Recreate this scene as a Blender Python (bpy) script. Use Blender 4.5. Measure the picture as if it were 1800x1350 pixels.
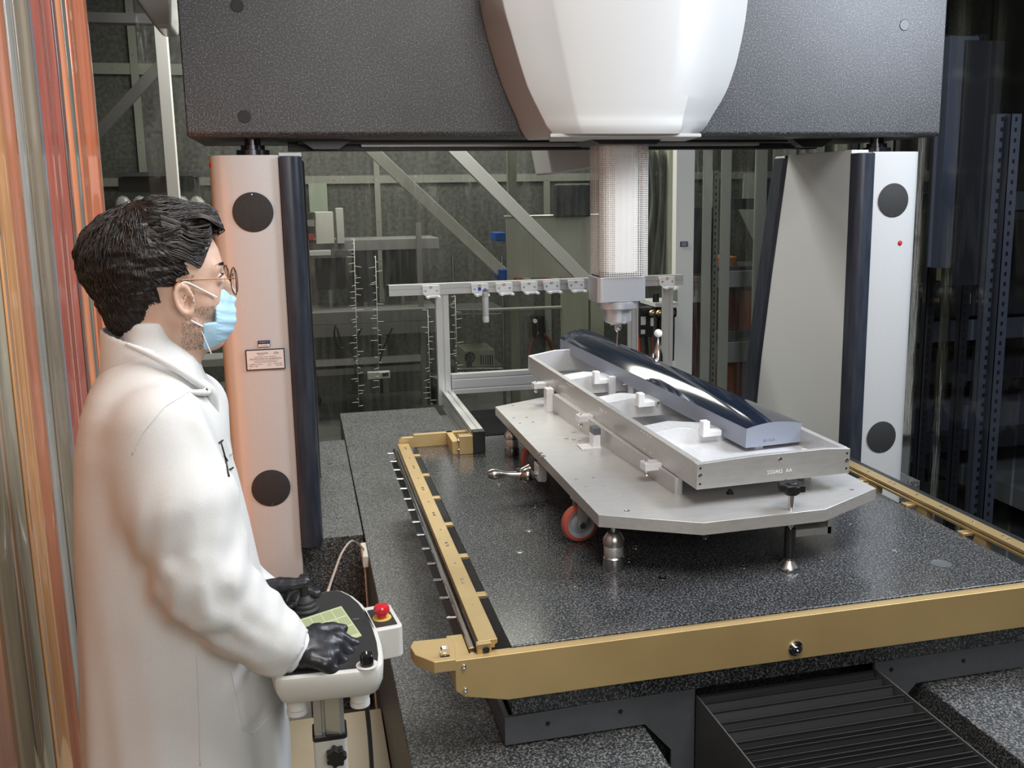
import bpy, bmesh, math, random
import numpy as np
from mathutils import Vector, Matrix, noise
random.seed(7)
sc = bpy.context.scene
for o in list(bpy.data.objects): bpy.data.objects.remove(o)
COL = sc.collection
R = math.radians

# ------------------------------------------------------------------ camera
CAM = np.array([0.0, 0.0, 1.84])
YAW, PIT, ROL, F, CX, CY = 0.2385, 0.1768, -0.0148, 1682.8, 939.6, 637.5
def _basis():
    cy, sy, cp, sp, cr, sr = math.cos(YAW), math.sin(YAW), math.cos(PIT), math.sin(PIT), math.cos(ROL), math.sin(ROL)
    fw = np.array([sy*cp, cy*cp, -sp]); r = np.array([cy, -sy, 0.0]); u = np.cross(r, fw)
    return cr*r+sr*u, -sr*r+cr*u, fw
RV, UV_, FW = _basis()
cd = bpy.data.cameras.new('camera'); cam = bpy.data.objects.new('camera', cd); COL.objects.link(cam)
cd.sensor_width = 36; cd.lens = F/1800*36; cd.sensor_fit = 'HORIZONTAL'
cd.shift_x = (900-CX)/1800; cd.shift_y = -(675-CY)/1800
cd.clip_start = .05; cd.clip_end = 60
m = Matrix(((RV[0], UV_[0], -FW[0], 0), (RV[1], UV_[1], -FW[1], 0), (RV[2], UV_[2], -FW[2], CAM[2]), (0, 0, 0, 1)))
cam.matrix_world = m; sc.camera = cam
def pt(x, y, Y):                 # the point of the place seen at a pixel, on the plane of depth Y
    d = FW+(x-CX)/F*RV-(y-CY)/F*UV_; p = CAM+d*Y/d[1]; return Vector(p)
def ptz(x, y, z):
    d = FW+(x-CX)/F*RV-(y-CY)/F*UV_; p = CAM+d*(z-CAM[2])/d[2]; return Vector(p)
def ptx(x, y, X):
    d = FW+(x-CX)/F*RV-(y-CY)/F*UV_; p = CAM+d*X/d[0]; return Vector(p)

# ------------------------------------------------------------------ world, lights, exposure
w = bpy.data.worlds.new('world'); sc.world = w; w.use_nodes = True
w.node_tree.nodes['Background'].inputs[0].default_value = (.55, .58, .62, 1)
w.node_tree.nodes['Background'].inputs[1].default_value = .15
vs = sc.view_settings; vs.view_transform = 'Standard'; vs.look = 'None'; vs.gamma = 1; vs.exposure = 0; vs.use_curve_mapping = False
def area(name, loc, target, size, power, col=(1, 1, 1), size_y=None, spread=None):
    l = bpy.data.lights.new(name, 'AREA'); l.energy = power; l.color = col
    l.shape = 'RECTANGLE'; l.size = size; l.size_y = size_y or size
    if spread: l.spread = R(spread)
    o = bpy.data.objects.new(name, l); COL.objects.link(o); o.location = loc
    o.rotation_euler = (Vector(target)-Vector(loc)).to_track_quat('-Z', 'Y').to_euler()
    return o
area('ceiling_light_front', (1.0, 1.2, 3.55), (1.2, 2.2, 0), 1.6, 75, (1, .985, .96), 1.2)
area('studio_light_right', (3.2, 2.4, 3.1), (1.4, 3.2, 1.0), .9, 105, (.80, .88, 1), 1.4)
area('studio_light_camera', (.5, -1.0, 2.5), (.0, 2.6, 1.2), 1.8, 42, (1, .98, .95), 1.0)
area('ceiling_light_back', (1.2, 7.6, 3.6), (1.2, 7.9, 0), 4.0, 85, (.98, 1, .88), .8)
area('ceiling_light_behind_bridge', (.5, 6.0, 3.5), (.5, 5.4, 0), 1.6, 110, (1, .99, .93), .8)
area('curtain_bounce_orange', (-.53, 3.45, 1.15), (-.29, 3.86, 1.15), .12, 3.6, (1, .32, .09), 1.7)  # added lamp, stands in for orange light bounced off the vinyl curtain

# ------------------------------------------------------------------ materials
MATS = {}
def mat(name, col=(.5, .5, .5), rough=.5, metal=0.0, spec=None, coat=0, emit=None, trans=0, alpha=1):
    if name in MATS: return MATS[name]
    m = bpy.data.materials.new(name); m.use_nodes = True; b = m.node_tree.nodes['Principled BSDF']
    b.inputs['Base Color'].default_value = (*col, 1); b.inputs['Roughness'].default_value = rough
    b.inputs['Metallic'].default_value = metal
    if spec is not None: b.inputs['Specular IOR Level'].default_value = spec
    if coat: b.inputs['Coat Weight'].default_value = coat; b.inputs['Coat Roughness'].default_value = .05
    if emit: b.inputs['Emission Color'].default_value = (*emit[0], 1); b.inputs['Emission Strength'].default_value = emit[1]
    if trans: b.inputs['Transmission Weight'].default_value = trans
    b.inputs['Alpha'].default_value = alpha
    MATS[name] = m; return m
def N(m, t, **k):
    n = m.node_tree.nodes.new(t)
    for a, v in k.items():
        if a.startswith('i_'):
            key = a[2:]; key = int(key) if key.isdigit() else key.replace('_', ' ')
            n.inputs[key].default_value = v
        else: setattr(n, a, v)
    return n
def L(m, a, ao, b, bi): m.node_tree.links.new(a.outputs[ao], b.inputs[bi])
def ramp(m, stops):
    r = N(m, 'ShaderNodeValToRGB'); e = r.color_ramp.elements
    while len(e) < len(stops): e.new(.5)
    for q, (p, c) in zip(e, stops): q.position = p; q.color = (*c, 1) if len(c) == 3 else c
    return r
def coords(m, scale=(1, 1, 1)):
    t = N(m, 'ShaderNodeTexCoord'); mp = N(m, 'ShaderNodeMapping'); mp.inputs['Scale'].default_value = scale
    L(m, t, 'Object', mp, 'Vector'); return mp
def noisy(name, c1, c2, scale=8, rough=.5, metal=0, stretch=(1, 1, 1), detail=4, bump=0, rvar=0, p=(.35, .65)):
    m = mat(name, c1, rough, metal); b = m.node_tree.nodes['Principled BSDF']
    mp = coords(m, stretch); n = N(m, 'ShaderNodeTexNoise', i_Scale=scale, i_Detail=detail); L(m, mp, 0, n, 'Vector')
    r = ramp(m, [(p[0], c1), (p[1], c2)]); L(m, n, 0, r, 0); L(m, r, 0, b, 'Base Color')
    if rvar:
        mr = N(m, 'ShaderNodeMapRange'); mr.inputs['To Min'].default_value = rough-rvar; mr.inputs['To Max'].default_value = rough+rvar
        L(m, n, 0, mr, 0); L(m, mr, 0, b, 'Roughness')
    if bump:
        bp = N(m, 'ShaderNodeBump', i_Strength=bump, i_Distance=.002); L(m, n, 0, bp, 'Height'); L(m, bp, 0, b, 'Normal')
    return m
def granite(name, dark, mid, light, scale, rough, p0=.44):
    m = mat(name, dark, rough); b = m.node_tree.nodes['Principled BSDF']
    mp = coords(m); n = N(m, 'ShaderNodeTexNoise', i_Scale=scale, i_Detail=3, i_Roughness=.75); L(m, mp, 0, n, 'Vector')
    r = ramp(m, [(p0, dark), (p0+.11, mid), (p0+.19, light)]); L(m, n, 0, r, 0)
    n2 = N(m, 'ShaderNodeTexNoise', i_Scale=scale*.04, i_Detail=2); L(m, mp, 0, n2, 'Vector')
    mx = N(m, 'ShaderNodeMixRGB', blend_type='MULTIPLY'); mx.inputs[0].default_value = .5
    r2 = ramp(m, [(.3, (.72, .72, .72)), (.7, (1.15, 1.15, 1.15))]); L(m, n2, 0, r2, 0)
    L(m, r, 0, mx, 1); L(m, r2, 0, mx, 2); L(m, mx, 0, b, 'Base Color'); return m
G_TABLE = granite('granite_table', (.014, .015, .016), (.046, .048, .051), (.19, .19, .195), 175, .19, .42)
G_BASE = granite('granite_base', (.012, .013, .014), (.05, .052, .053), (.24, .24, .235), 165, .5, .41)
G_BEAM = granite('granite_beam', (.020, .020, .022), (.046, .046, .048), (.15, .15, .15), 170, .45, .43)
WHITE = mat('cover_white', (.47, .465, .45), .42)
PAINT = noisy('column_paint', (.46, .46, .45), (.51, .51, .50), 400, .32, 0, bump=.12, rvar=.03)
PANEL = mat('panel_grey', (.50, .51, .50), .35)
BLACK = mat('black_plastic', (.012, .012, .013), .35)
GUARD = noisy('guard_vinyl', (.020, .024, .034), (.032, .037, .05), 14, .30, 0, (3, 3, .4), rvar=.06)
MATTE = noisy('disc_felt', (.012, .012, .012), (.03, .03, .03), 350, .75)
STEELG = noisy('steel_grey_paint', (.085, .092, .098), (.095, .10, .108), 30, .42)
GOLD = noisy('gold_anodised', (.52, .37, .165), (.56, .40, .18), 6, .40, .40, (1, 1, 1), rvar=.03)
GOLDT = noisy('gold_anodised_rail', (.47, .335, .155), (.52, .375, .18), 9, .34, .6)
ALU = noisy('milled_aluminium', (.53, .52, .505), (.58, .57, .555), 18, .36, .55, (1, 5, 5), bump=.03, rvar=.04)
ALUB = noisy('bright_aluminium', (.74, .74, .75), (.80, .80, .81), 20, .40, .45, (5, 1, 5), bump=.02)
ALUP = mat('profile_aluminium', (.60, .60, .585), .36, .55)
SHINE = mat('polished_steel', (.62, .61, .60), .16, 1.0)
STEEL = mat('satin_steel', (.50, .49, .48), .30, 1.0)
DELRIN = mat('white_delrin', (.80, .80, .80), .35)
REDW = mat('caster_red', (.40, .085, .06), .42)
GREYW = mat('caster_grey', (.30, .31, .33), .4)
MESHW = mat('ram_white', (.80, .79, .77), .4)
SILVER = mat('probe_silver', (.56, .57, .60), .30, .55)
DARKF = mat('bellows_black', (.018, .018, .019), .5)
WALLM = noisy('foil_wall', (.055, .056, .050), (.10, .102, .09), 30, .45, .2, (1, 1, 1), 8, bump=.5, rvar=.12)
FLOORB = noisy('back_floor', (.11, .115, .11), (.16, .165, .155), 3, .25, 0, rvar=.05)
TAN = noisy('tan_floor', (.36, .31, .20), (.42, .36, .24), 2.5, .5, 0, bump=.05)
# lens glass: dark polished silicon, deep reflections
LENS = mat('mirror_polish', (.010, .016, .032), .06, 0, .8); LENS.node_tree.nodes['Principled BSDF'].inputs['IOR'].default_value = 1.75
LENSS = mat('ground_edge', (.27, .30, .37), .45, 0.1)

# ------------------------------------------------------------------ object helpers
def link(o): COL.objects.link(o); return o
def tag(o, label=None, cat=None, group=None, kind=None):
    if label: o['label'] = label
    if cat: o['category'] = cat
    if group: o['group'] = group
    if kind: o['kind'] = kind
    return o
def thing(name, label, cat, loc=(0, 0, 0), rz=0, group=None, rx=0, ry=0):
    o = link(bpy.data.objects.new(name, None)); o.empty_display_size = .05
    o.location = loc; o.rotation_euler = (rx, ry, rz); tag(o, label, cat, group)
    bpy.context.view_layer.update(); return o
def _mw(o):
    M = Matrix.LocRotScale(o.location, o.rotation_euler, o.scale)
    return _mw(o.parent) @ M if o.parent else M
def obj(name, bm, m, parent=None, local=False, bevel=0, smooth=None, label=None, sub=0):
    me = bpy.data.meshes.new(name)
    if isinstance(bm, tuple):
        V, Fc = bm; me.from_pydata([tuple(v) for v in V], [], [tuple(f) for f in Fc]); me.update()
    else:
        bm.normal_update(); bm.to_mesh(me); bm.free()
    o = link(bpy.data.objects.new(name, me))
    for mm in (m if isinstance(m, (list, tuple)) else [m]): me.materials.append(mm)
    if parent:
        o.parent = parent
        if not local: me.transform(_mw(parent).inverted())
    if smooth is None:
        bmx = bmesh.new(); bmx.from_mesh(me)
        for f in bmx.faces: f.smooth = True
        for e in bmx.edges:
            e.smooth = not (len(e.link_faces) == 2 and e.calc_face_angle(0) > R(35))
        bmx.to_mesh(me); bmx.free()
    elif smooth:
        me.polygons.foreach_set('use_smooth', [True]*len(me.polygons))
    if bevel:
        b = o.modifiers.new('bevel', 'BEVEL'); b.width = bevel; b.segments = 2; b.limit_method = 'ANGLE'; b.angle_limit = R(40); b.harden_normals = True
    if sub: s = o.modifiers.new('sub', 'SUBSURF'); s.levels = s.render_levels = sub
    if label: o['label'] = label
    return o
def recentre(o):
    me = o.data; n = len(me.vertices); a = np.zeros(n*3); me.vertices.foreach_get('co', a); a = a.reshape(-1, 3)
    c = Vector(((a[:, 0].min()+a[:, 0].max())/2, (a[:, 1].min()+a[:, 1].max())/2, a[:, 2].min()))
    me.transform(Matrix.Translation(-c)); o.location = Vector(o.location)+c; return o
def solo(name, bm, m, label, cat, group=None, **k):
    return recentre(tag(obj(name, bm, m, **k), label, cat, group))
def struct(name, bm, m, **k): return tag(obj(name, bm, m, **k), kind='structure')
def BM(): return bmesh.new()
def box(bm, x0, x1, y0, y1, z0, z1, mi=0, M=None):
    r = bmesh.ops.create_cube(bm, size=1)
    T = Matrix.Translation(((x0+x1)/2, (y0+y1)/2, (z0+z1)/2)) @ Matrix.Diagonal((abs(x1-x0), abs(y1-y0), abs(z1-z0), 1))
    if M: T = M @ T
    bmesh.ops.transform(bm, matrix=T, verts=r['verts'])
    if mi:
        for v in r['verts']:
            for f in v.link_faces: f.material_index = mi
    return bm
def B(x0, x1, y0, y1, z0, z1): return box(BM(), x0, x1, y0, y1, z0, z1)
AX = {'x': Matrix(((0, 0, 1, 0), (1, 0, 0, 0), (0, 1, 0, 0), (0, 0, 0, 1))), 'y': Matrix(((0, 1, 0, 0), (0, 0, 1, 0), (1, 0, 0, 0), (0, 0, 0, 1))), 'z': Matrix.Identity(4)}
def prism(bm, poly, a, b, axis='z', mi=0):
    """poly in the plane across axis (z:(x,y)  y:(x,z)  x:(y,z)), extruded from a to b"""
    f = {'z': lambda p, t: (p[0], p[1], t), 'y': lambda p, t: (p[0], t, p[1]), 'x': lambda p, t: (t, p[0], p[1])}[axis]
    lo = [bm.verts.new(f(p, a)) for p in poly]; hi = [bm.verts.new(f(p, b)) for p in poly]
    n = len(poly); fs = [bm.faces.new(lo[::-1]), bm.faces.new(hi)]
    for i in range(n): fs.append(bm.faces.new((lo[i], lo[(i+1) % n], hi[(i+1) % n], hi[i])))
    for q in fs: q.material_index = mi
    bmesh.ops.recalc_face_normals(bm, faces=fs); return bm
def lathe(bm, prof, c=(0, 0, 0), axis='z', seg=32, d=None, mi=0):
    """prof: list of (radius, height) along the axis from c"""
    if d is not None: M = Matrix.Translation(c) @ Vector(d).to_track_quat('Z', 'Y').to_matrix().to_4x4()
    else:
        v = {'z': (0, 0, 1), 'y': (0, 1, 0), 'x': (1, 0, 0)}[axis]
        M = Matrix.Translation(c) @ Vector(v).to_track_quat('Z', 'Y').to_matrix().to_4x4()
    rings = []
    for r, h in prof:
        if r < 1e-6: rings.append([bm.verts.new(M @ Vector((0, 0, h)))])
        else: rings.append([bm.verts.new(M @ Vector((r*math.cos(2*math.pi*i/seg), r*math.sin(2*math.pi*i/seg), h))) for i in range(seg)])
    fs = []
    for a, b in zip(rings, rings[1:]):
        for i in range(seg):
            j = (i+1) % seg
            if len(a) == 1 and len(b) > 1: fs.append(bm.faces.new((a[0], b[i], b[j])))
            elif len(b) == 1 and len(a) > 1: fs.append(bm.faces.new((a[i], a[j], b[0])))
            elif len(a) > 1: fs.append(bm.faces.new((a[i], a[j], b[j], b[i])))
    if len(rings[0]) > 1: fs.append(bm.faces.new(rings[0][::-1]))
    if len(rings[-1]) > 1: fs.append(bm.faces.new(rings[-1]))
    for f in fs: f.material_index = mi
    bmesh.ops.recalc_face_normals(bm, faces=fs); return bm
def cyl(bm, a, b, r, seg=20, r2=None, mi=0):
    a, b = Vector(a), Vector(b); return lathe(bm, [(r, 0), (r2 if r2 is not None else r, (b-a).length)], a, d=b-a, seg=seg, mi=mi)
def tube(bm, pts, r, seg=8, sm=4, mi=0):
    P = [Vector(p) for p in pts]; rs = r if isinstance(r, (list, tuple)) else [r]*len(P)
    if sm > 1 and len(P) > 2:
        Q, RR = [], []
        for i in range(len(P)-1):
            p0, p1, p2, p3 = P[max(i-1, 0)], P[i], P[i+1], P[min(i+2, len(P)-1)]
            for k in range(sm):
                t = k/sm; Q.append(.5*((2*p1)+(p2-p0)*t+(2*p0-5*p1+4*p2-p3)*t*t+(3*p1-p0-3*p2+p3)*t**3)); RR.append(rs[i]*(1-t)+rs[i+1]*t)
        Q.append(P[-1]); RR.append(rs[-1]); P, rs = Q, RR
    rings = []; up = None
    for i, p in enumerate(P):
        d = (P[min(i+1, len(P)-1)]-P[max(i-1, 0)]).normalized()
        if up is None: up = d.orthogonal().normalized()
        s = d.cross(up)
        if s.length < 1e-6: s = d.orthogonal()
        s.normalize(); up = s.cross(d).normalized()
        rings.append([bm.verts.new(p+rs[i]*(math.cos(2*math.pi*k/seg)*s+math.sin(2*math.pi*k/seg)*up)) for k in range(seg)])
    fs = []
    for a, b in zip(rings, rings[1:]):
        for k in range(seg): fs.append(bm.faces.new((a[k], a[(k+1) % seg], b[(k+1) % seg], b[k])))
    fs += [bm.faces.new(rings[0][::-1]), bm.faces.new(rings[-1])]
    for f in fs: f.material_index = mi
    bmesh.ops.recalc_face_normals(bm, faces=fs)
    return bm
def sph(bm, c, r, s=(1, 1, 1), seg=20, mi=0, M=None):
    q = bmesh.ops.create_uvsphere(bm, u_segments=seg, v_segments=seg//2, radius=r)
    T = Matrix.Translation(c) @ (M or Matrix.Identity(4)) @ Matrix.Diagonal((*s, 1))
    bmesh.ops.transform(bm, matrix=T, verts=q['verts'])
    if mi:
        for v in q['verts']:
            for f in v.link_faces: f.material_index = mi
    return bm
def bolt(bm, c, d, r=.006, h=.004):
    """socket head screw: rim with a hollow"""
    return lathe(bm, [(r, 0), (r, h*.8), (r*.88, h), (r*.5, h), (r*.5, h*.35), (0, h*.35)], c, d=d, seg=16)
FONTCACHE = {}
def text(name, s, size, m, M, parent=None, depth=.0006, label=None, align='CENTER'):
    """lettering as a thin mesh, laid in the plane given by M (x right, y up)"""
    c = bpy.data.curves.new(name, 'FONT'); c.body = s; c.size = size; c.extrude = depth; c.align_x = align; c.align_y = 'CENTER'; c.resolution_u = 2
    t = link(bpy.data.objects.new(name, c)); bpy.context.view_layer.update()
    me = bpy.data.meshes.new_from_object(t.evaluated_get(bpy.context.evaluated_depsgraph_get()))
    bpy.data.objects.remove(t); bpy.data.curves.remove(c)
    me.transform(M); me.materials.clear(); me.materials.append(m)
    o = link(bpy.data.objects.new(name, me))
    if parent: me.transform(_mw(parent).inverted()); o.parent = parent
    if label: o['label'] = label
    return o
def frame(o, x, y):
    x = Vector(x).normalized(); y = Vector(y); y = (y-x*y.dot(x)).normalized(); z = x.cross(y)
    return Matrix(((x[0], y[0], z[0], o[0]), (x[1], y[1], z[1], o[1]), (x[2], y[2], z[2], o[2]), (0, 0, 0, 1)))

# ------------------------------------------------------------------ the setting
bm = box(BM(), -3.0, .195, -2.2, 3.25, -.12, 0); box(bm, .08, 4.2, -2.2, -.1, -.12, 0)
box(bm, -3.0, 7.2, 3.25, 6.45, -.5, -.34, 1); box(bm, .08, 4.2, -.1, 3.25, -.5, -.34, 1)
box(bm, -3.0, 7.2, 6.45, 9.0, -.12, 0, 1); box(bm, 4.2, 7.2, -2.2, 6.45, -.12, 0, 1)
box(bm, -3.0, .195, 3.23, 3.25, -.5, -.12)
struct('floor', bm, [TAN, FLOORB])
bm = B(-3.0, 7.2, 8.9, 9.0, -.1, 3.9)
struct('wall_back', bm, WALLM)
struct('wall_left', B(-3.1, -3.0, -2.2, 9.0, -.1, 3.9), WALLM)
DARKW = mat('dark_wall', (.03, .03, .033), .6)
struct('wall_right', B(7.2, 7.3, -2.2, 9.0, -.1, 3.9), DARKW)
struct('wall_front', B(-3.0, 7.2, -2.3, -2.2, -.1, 3.9), mat('front_wall', (.22, .22, .21), .7))
struct('ceiling', B(-3.1, 7.3, -2.3, 9.0, 3.9, 4.0), mat('ceiling_paint', (.25, .25, .24), .8))
TRIM = mat('wall_trim', (.24, .245, .21), .45, .3)
# seams of the foil wall: horizontal and vertical battens with rivets
def batten(n, a, b, wd, vert=False, y=8.87):
    bm = BM()
    if vert: y -= .006; box(bm, a[0]-wd/2, a[0]+wd/2, y, y+.034, a[1], b[1])
    else: box(bm, a[0], b[0], y, y+.028, a[1]-wd/2, a[1]+wd/2)
    L_ = (b[1]-a[1]) if vert else (b[0]-a[0]); k = int(L_/.35)
    for i in range(k):
        t = (i+.5)/k; p = (a[0], y, a[1]+L_*t) if vert else (a[0]+L_*t, y, a[1])
        lathe(bm, [(.009, 0), (.006, .004), (0, .005)], p, d=(0, -1, 0), seg=8)
    struct('trim_%d' % n, bm, TRIM)
batten(1, (-3, 1.97), (7.2, 1.97), .07); batten(2, (.72, 0), (.72, 3.9), .05, True); batten(3, (-1.25, 0), (-1.25, 3.9), .06, True)
batten(4, (2.3, 0), (2.3, 3.9), .06, True); batten(5, (-3, 2.9), (7.2, 2.9), .09)

# ------------------------------------------------------------------ machine base
base = thing('machine_base', 'black speckled granite machine base carrying the bridge and table', 'machine base', (1.2, 3.9, -.34))
bm = BM()
box(bm, .20, .82, -.1, 6.2, -.34, .44)
box(bm, 1.66, 2.20, -.1, 6.2, -.34, .44)
box(bm, .82, 1.66, 2.3, 6.2, -.34, .38)
obj('granite_slab', bm, G_BASE, base, bevel=.004)
obj('trough_floor', B(.82, 1.66, -.1, 2.3, -.34, -.02), BLACK, base)
obj('column_slab', B(-.45, .196, 3.88, 5.5, -.34, .44), G_BASE, base, bevel=.004)
obj('column_slab', B(2.204, 2.85, 3.88, 5.5, -.34, .44), G_BASE, base, bevel=.004)
for x, y in ((.105, 4.12), (.10, 5.0)):
    obj('threaded_insert', lathe(BM(), [(.012, 0), (.012, .002), (.006, .002), (.006, -.004), (0, -.004)], (x, y, .4405)), SHINE, base)
# ------------------------------------------------------------------ moving table
T = .72
tb = thing('measuring_table', 'black granite measuring table with gold rails around its edge', 'table', (1.2, 3.2, .445))
bm = prism(BM(), [(.46, 2.19), (2.047, 2.19), (2.047, 4.27), (.46, 4.27)], .53, T)
obj('granite_plate', bm, G_TABLE, tb, bevel=.004)
# front bumper with clipped lower corner
xl, yb = .313, 2.172
bm = prism(BM(), [(xl, T), (2.16, T), (2.16, .598), (.442, .598), (xl+.022, .622), (xl, .64)], yb-.022, yb, 'y')
obj('front_bumper', bm, GOLD, tb, bevel=.002, label='wide gold bar across the front of the table')
obj('bumper_lip', box(box(BM(), xl+.01, 2.16, yb, yb+.016, T-.03, T-.004), xl+.003, 2.16, yb+.016, yb+.03, T-.05, T-.010), GOLDT, tb, bevel=.001)
bm = prism(BM(), [(xl, T-.002), (xl, .64), (xl+.04, .62), (xl+.04, T-.002)], yb, yb+.12, 'y')
obj('bumper_end', bm, GOLD, tb)
for x, z in ((xl+.021, T-.018), (xl+.023, .640)):
    obj('screw', bolt(BM(), (x, yb-.022, z), (0, -1, 0), .0065, .004), SHINE, tb)
for x in (.95, 1.28, 1.62, 1.93):
    obj('screw', lathe(BM(), [(.003, 0), (.003, .001), (0, .001)], (x, yb+.02, T-.007), seg=8), SHINE, tb)
cb = pt(1398, 1139, yb-.022)
bm = lathe(BM(), [(.021, 0), (.021, .004), (.015, .009), (.013, .006), (.010, .006)], cb, d=(0, -1, 0), seg=32)
bolt(bm, Vector(cb)+Vector((0, -.006, 0)), (0, -1, 0), .009, .006)
obj('centre_button', bm, SHINE, tb, label='round chrome button in the front bar')
# left rail
x0, x1 = .378, .427
bm = prism(BM(), [(x0, T+.002), (x1-.007, T+.002), (x1-.007, T+.010), (x1, T+.014), (x1, T+.024), (x0, T+.024)], 2.19, 4.16, 'y')
lr = obj('side_rail', bm, GOLDT, tb, bevel=.0012, label='gold rail along the left edge')
bm = prism(BM(), [(x0-.006, T-.010), (x0+.030, T-.010), (x0+.030, T+.024), (x0-.006, T+.024)], 2.172, 2.19, 'y')
obj('rail_end_block', bm, GOLDT, tb, bevel=.001)
obj('rail_end_bolt', bolt(BM(), (x0+.016, 2.172, T+.007), (0, -1, 0), .009, .004), BLACK, tb)
bm = tube(BM(), [(x0-.014, 2.20, T-.002), (x0-.014, 3.1, T-.002), (x0-.014, 4.15, T-.002)], .0085, 10, 2)
obj('guide_rod', bm, SHINE, tb, label='thin chrome rod beside the left rail')
bm = prism(BM(), [(x0-.03, T-.055), (x0+.0, T-.055), (x0, T-.008), (x0-.006, T-.008), (x0-.010, T-.04)], 2.2, 4.15, 'y')
obj('rail_skirt', bm, BLACK, tb)
for i in range(14):
    y = 2.40+i*.132
    bm = lathe(BM(), [(.0045, 0), (.0045, .022), (.006, .022), (.006, .026), (.0045, .026), (.0045, .030), (0, .030)], (x0-.018, y, T-.006), d=(-1, 0, .05), seg=10)
    obj('rail_pin', bm, SHINE, tb)
for i in range(6):
    y = 2.50+i*.30
    obj('rail_tab', prism(BM(), [(x1-.01, T+.001), (x1+.030, T+.001), (x1+.034, T+.006), (x1+.030, T+.011), (x1-.01, T+.011)], y-.014, y+.014, 'y'), GOLDT, tb, bevel=.0015)
    for dy in (-.008, .008):
        obj('screw', bolt(BM(), (x0+.026, y+.07+dy*1.5, T+.0238), (0, 0, 1), .005, .0025), SHINE, tb)
    obj('screw', lathe(BM(), [(.0035, 0), (.0035, .001), (0, .001)], (x0+.026, y-.09, T+.024), seg=8), SHINE, tb)
# corner block at the front left with the clear sight window
c = Vector((.318, 2.172, T))
bm = prism(BM(), [(.215, 2.245), (.222, 2.20), (.262, 2.150), (.315, 2.150), (.322, 2.20), (.325, 2.235), (.322, 2.270), (.226, 2.275)], T-.026, T+.004)
obj('corner_block', bm, GOLD, tb, bevel=.002, label='stepped gold block at the front left corner')
CLEAR = mat('clear_acrylic', (.9, .9, .9), .05, trans=1.0)
bm = prism(BM(), [(-.011, 0), (.011, 0), (.011, .016), (.007, .022), (-.007, .022), (-.011, .016)], 2.168, 2.184, 'y')
bmesh.ops.translate(bm, vec=(.292, 0, T+.004), verts=bm.verts)
obj('sight_window', bm, CLEAR, tb)
obj('sight_screw', cyl(BM(), (.292, 2.176, T-.002), (.292, 2.176, T+.012), .005), SHINE, tb)
# rear bar
bm = prism(BM(), [(.385, T), (.70, T), (.70, T+.058), (.452, T+.058), (.452, T+.047), (.40, T+.047), (.385, T+.035)], 4.165, 4.19, 'y')
obj('rear_bumper', bm, GOLD, tb, bevel=.0015, label='gold bar at the back left of the table')
bm = B(.628, .689, 3.985, 4.03, T, T+.082); obj('rear_block', bm, GOLDT, tb, bevel=.002)
bm = box(BM(), .60, .628, 4.0, 4.19, T, T+.058); obj('rear_link', bm, GOLD, tb, bevel=.001)
for z in (.022, .062): obj('screw', sph(BM(), (.626, 3.99, T+z), .007, seg=12), SHINE, tb)
# right rail, raised on feet outside the table
X0 = 2.075
bm = prism(BM(), [(X0, T+.005), (X0+.045, T+.005), (X0+.045, T+.032), (X0, T+.032), (X0, T+.022), (X0+.006, T+.018), (X0, T+.014)], 2.10, 4.16, 'y')
obj('side_rail', bm, GOLDT, tb, bevel=.0015, label='gold rail along the right edge')
obj('rail_strip', B(X0+.048, X0+.075, 2.10, 4.16, T-.02, T+.030), BLACK, tb, bevel=.003)
for i in range(6):
    y = 2.26+i*.30
    obj('rail_tab', B(X0-.035, X0+.02, y-.016, y+.016, T-.002, T+.008), GOLDT, tb, bevel=.002)
    obj('rail_foot', prism(BM(), [(X0-.005, T-.03), (X0+.03, T-.03), (X0+.03, T+.005), (X0+.005, T+.005)], y-.075, y-.02, 'y'), GOLDT, tb, bevel=.002)
    for dy in (-.014, .014): obj('screw', bolt(BM(), (X0+.022, y+.16+dy, T+.032), (0, 0, 1), .006, .002), SHINE, tb)
    obj('screw', bolt(BM(), (X0+.022, y+.01, T+.032), (0, 0, 1), .005, .002), SHINE, tb)
# threaded inserts and the one large hole in the plate
IN = [(1014, 1031), (1164, 1016), (914, 971), (1117, 962), (1105, 985), (1240, 945), (1307, 996), (1444, 983), (1493, 921), (1575, 968), (877, 851), (930, 933), (940, 890), (1390, 1062), (1110, 912)]
for x, y in IN:
    p = ptz(x, y, T)
    if x == 1390: continue
    obj('threaded_insert', lathe(BM(), [(.013, 0), (.013, .0012), (.0085, .0012), (.0085, .0004), (.006, .0008), (0, .0008)], (p.x, p.y, T), seg=20), SHINE, tb)
p = ptz(1655, 991, T)
bm = lathe(BM(), [(.030, 0), (.030, .001), (.027, .001), (.026, .0002), (0, .0002)], (p.x, p.y, T), seg=32)
obj('mounting_hole', bm, STEELG, tb, label='large dark round hole near the right rail')
# grey steel cover below the front edge
bm = prism(BM(), [(.442, .522), (.442, .446), (.820, .446), (.895, .36), (.895, .05), (.962, .05), (.962, .530), (.80, .530)], 2.196, 2.208, 'y')
obj('steel_cover', bm, STEELG, tb, bevel=.001, label='left half of the grey folded steel cover under the front edge'); bm = BM()
prism(bm, [(1.503, .530), (1.503, .05), (1.560, .05), (1.56, .36), (1.64, .446), (2.10, .446), (2.10, .530)], 2.196, 2.208, 'y')
obj('cover_return', B(.442, .454, 2.209, 2.9, .446, .525), STEELG, tb)
obj('steel_cover', bm, STEELG, tb, bevel=.001, label='right half of the grey folded steel cover')
for x, z in ((.555, .490), (.752, .494), (1.555, .500), (1.79, .494)):
    obj('screw', lathe(BM(), [(.0065, 0), (.005, .003), (.002, .003), (0, .002)], (x, 2.196, z), d=(0, -1, 0), seg=14), BLACK, tb)
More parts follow.
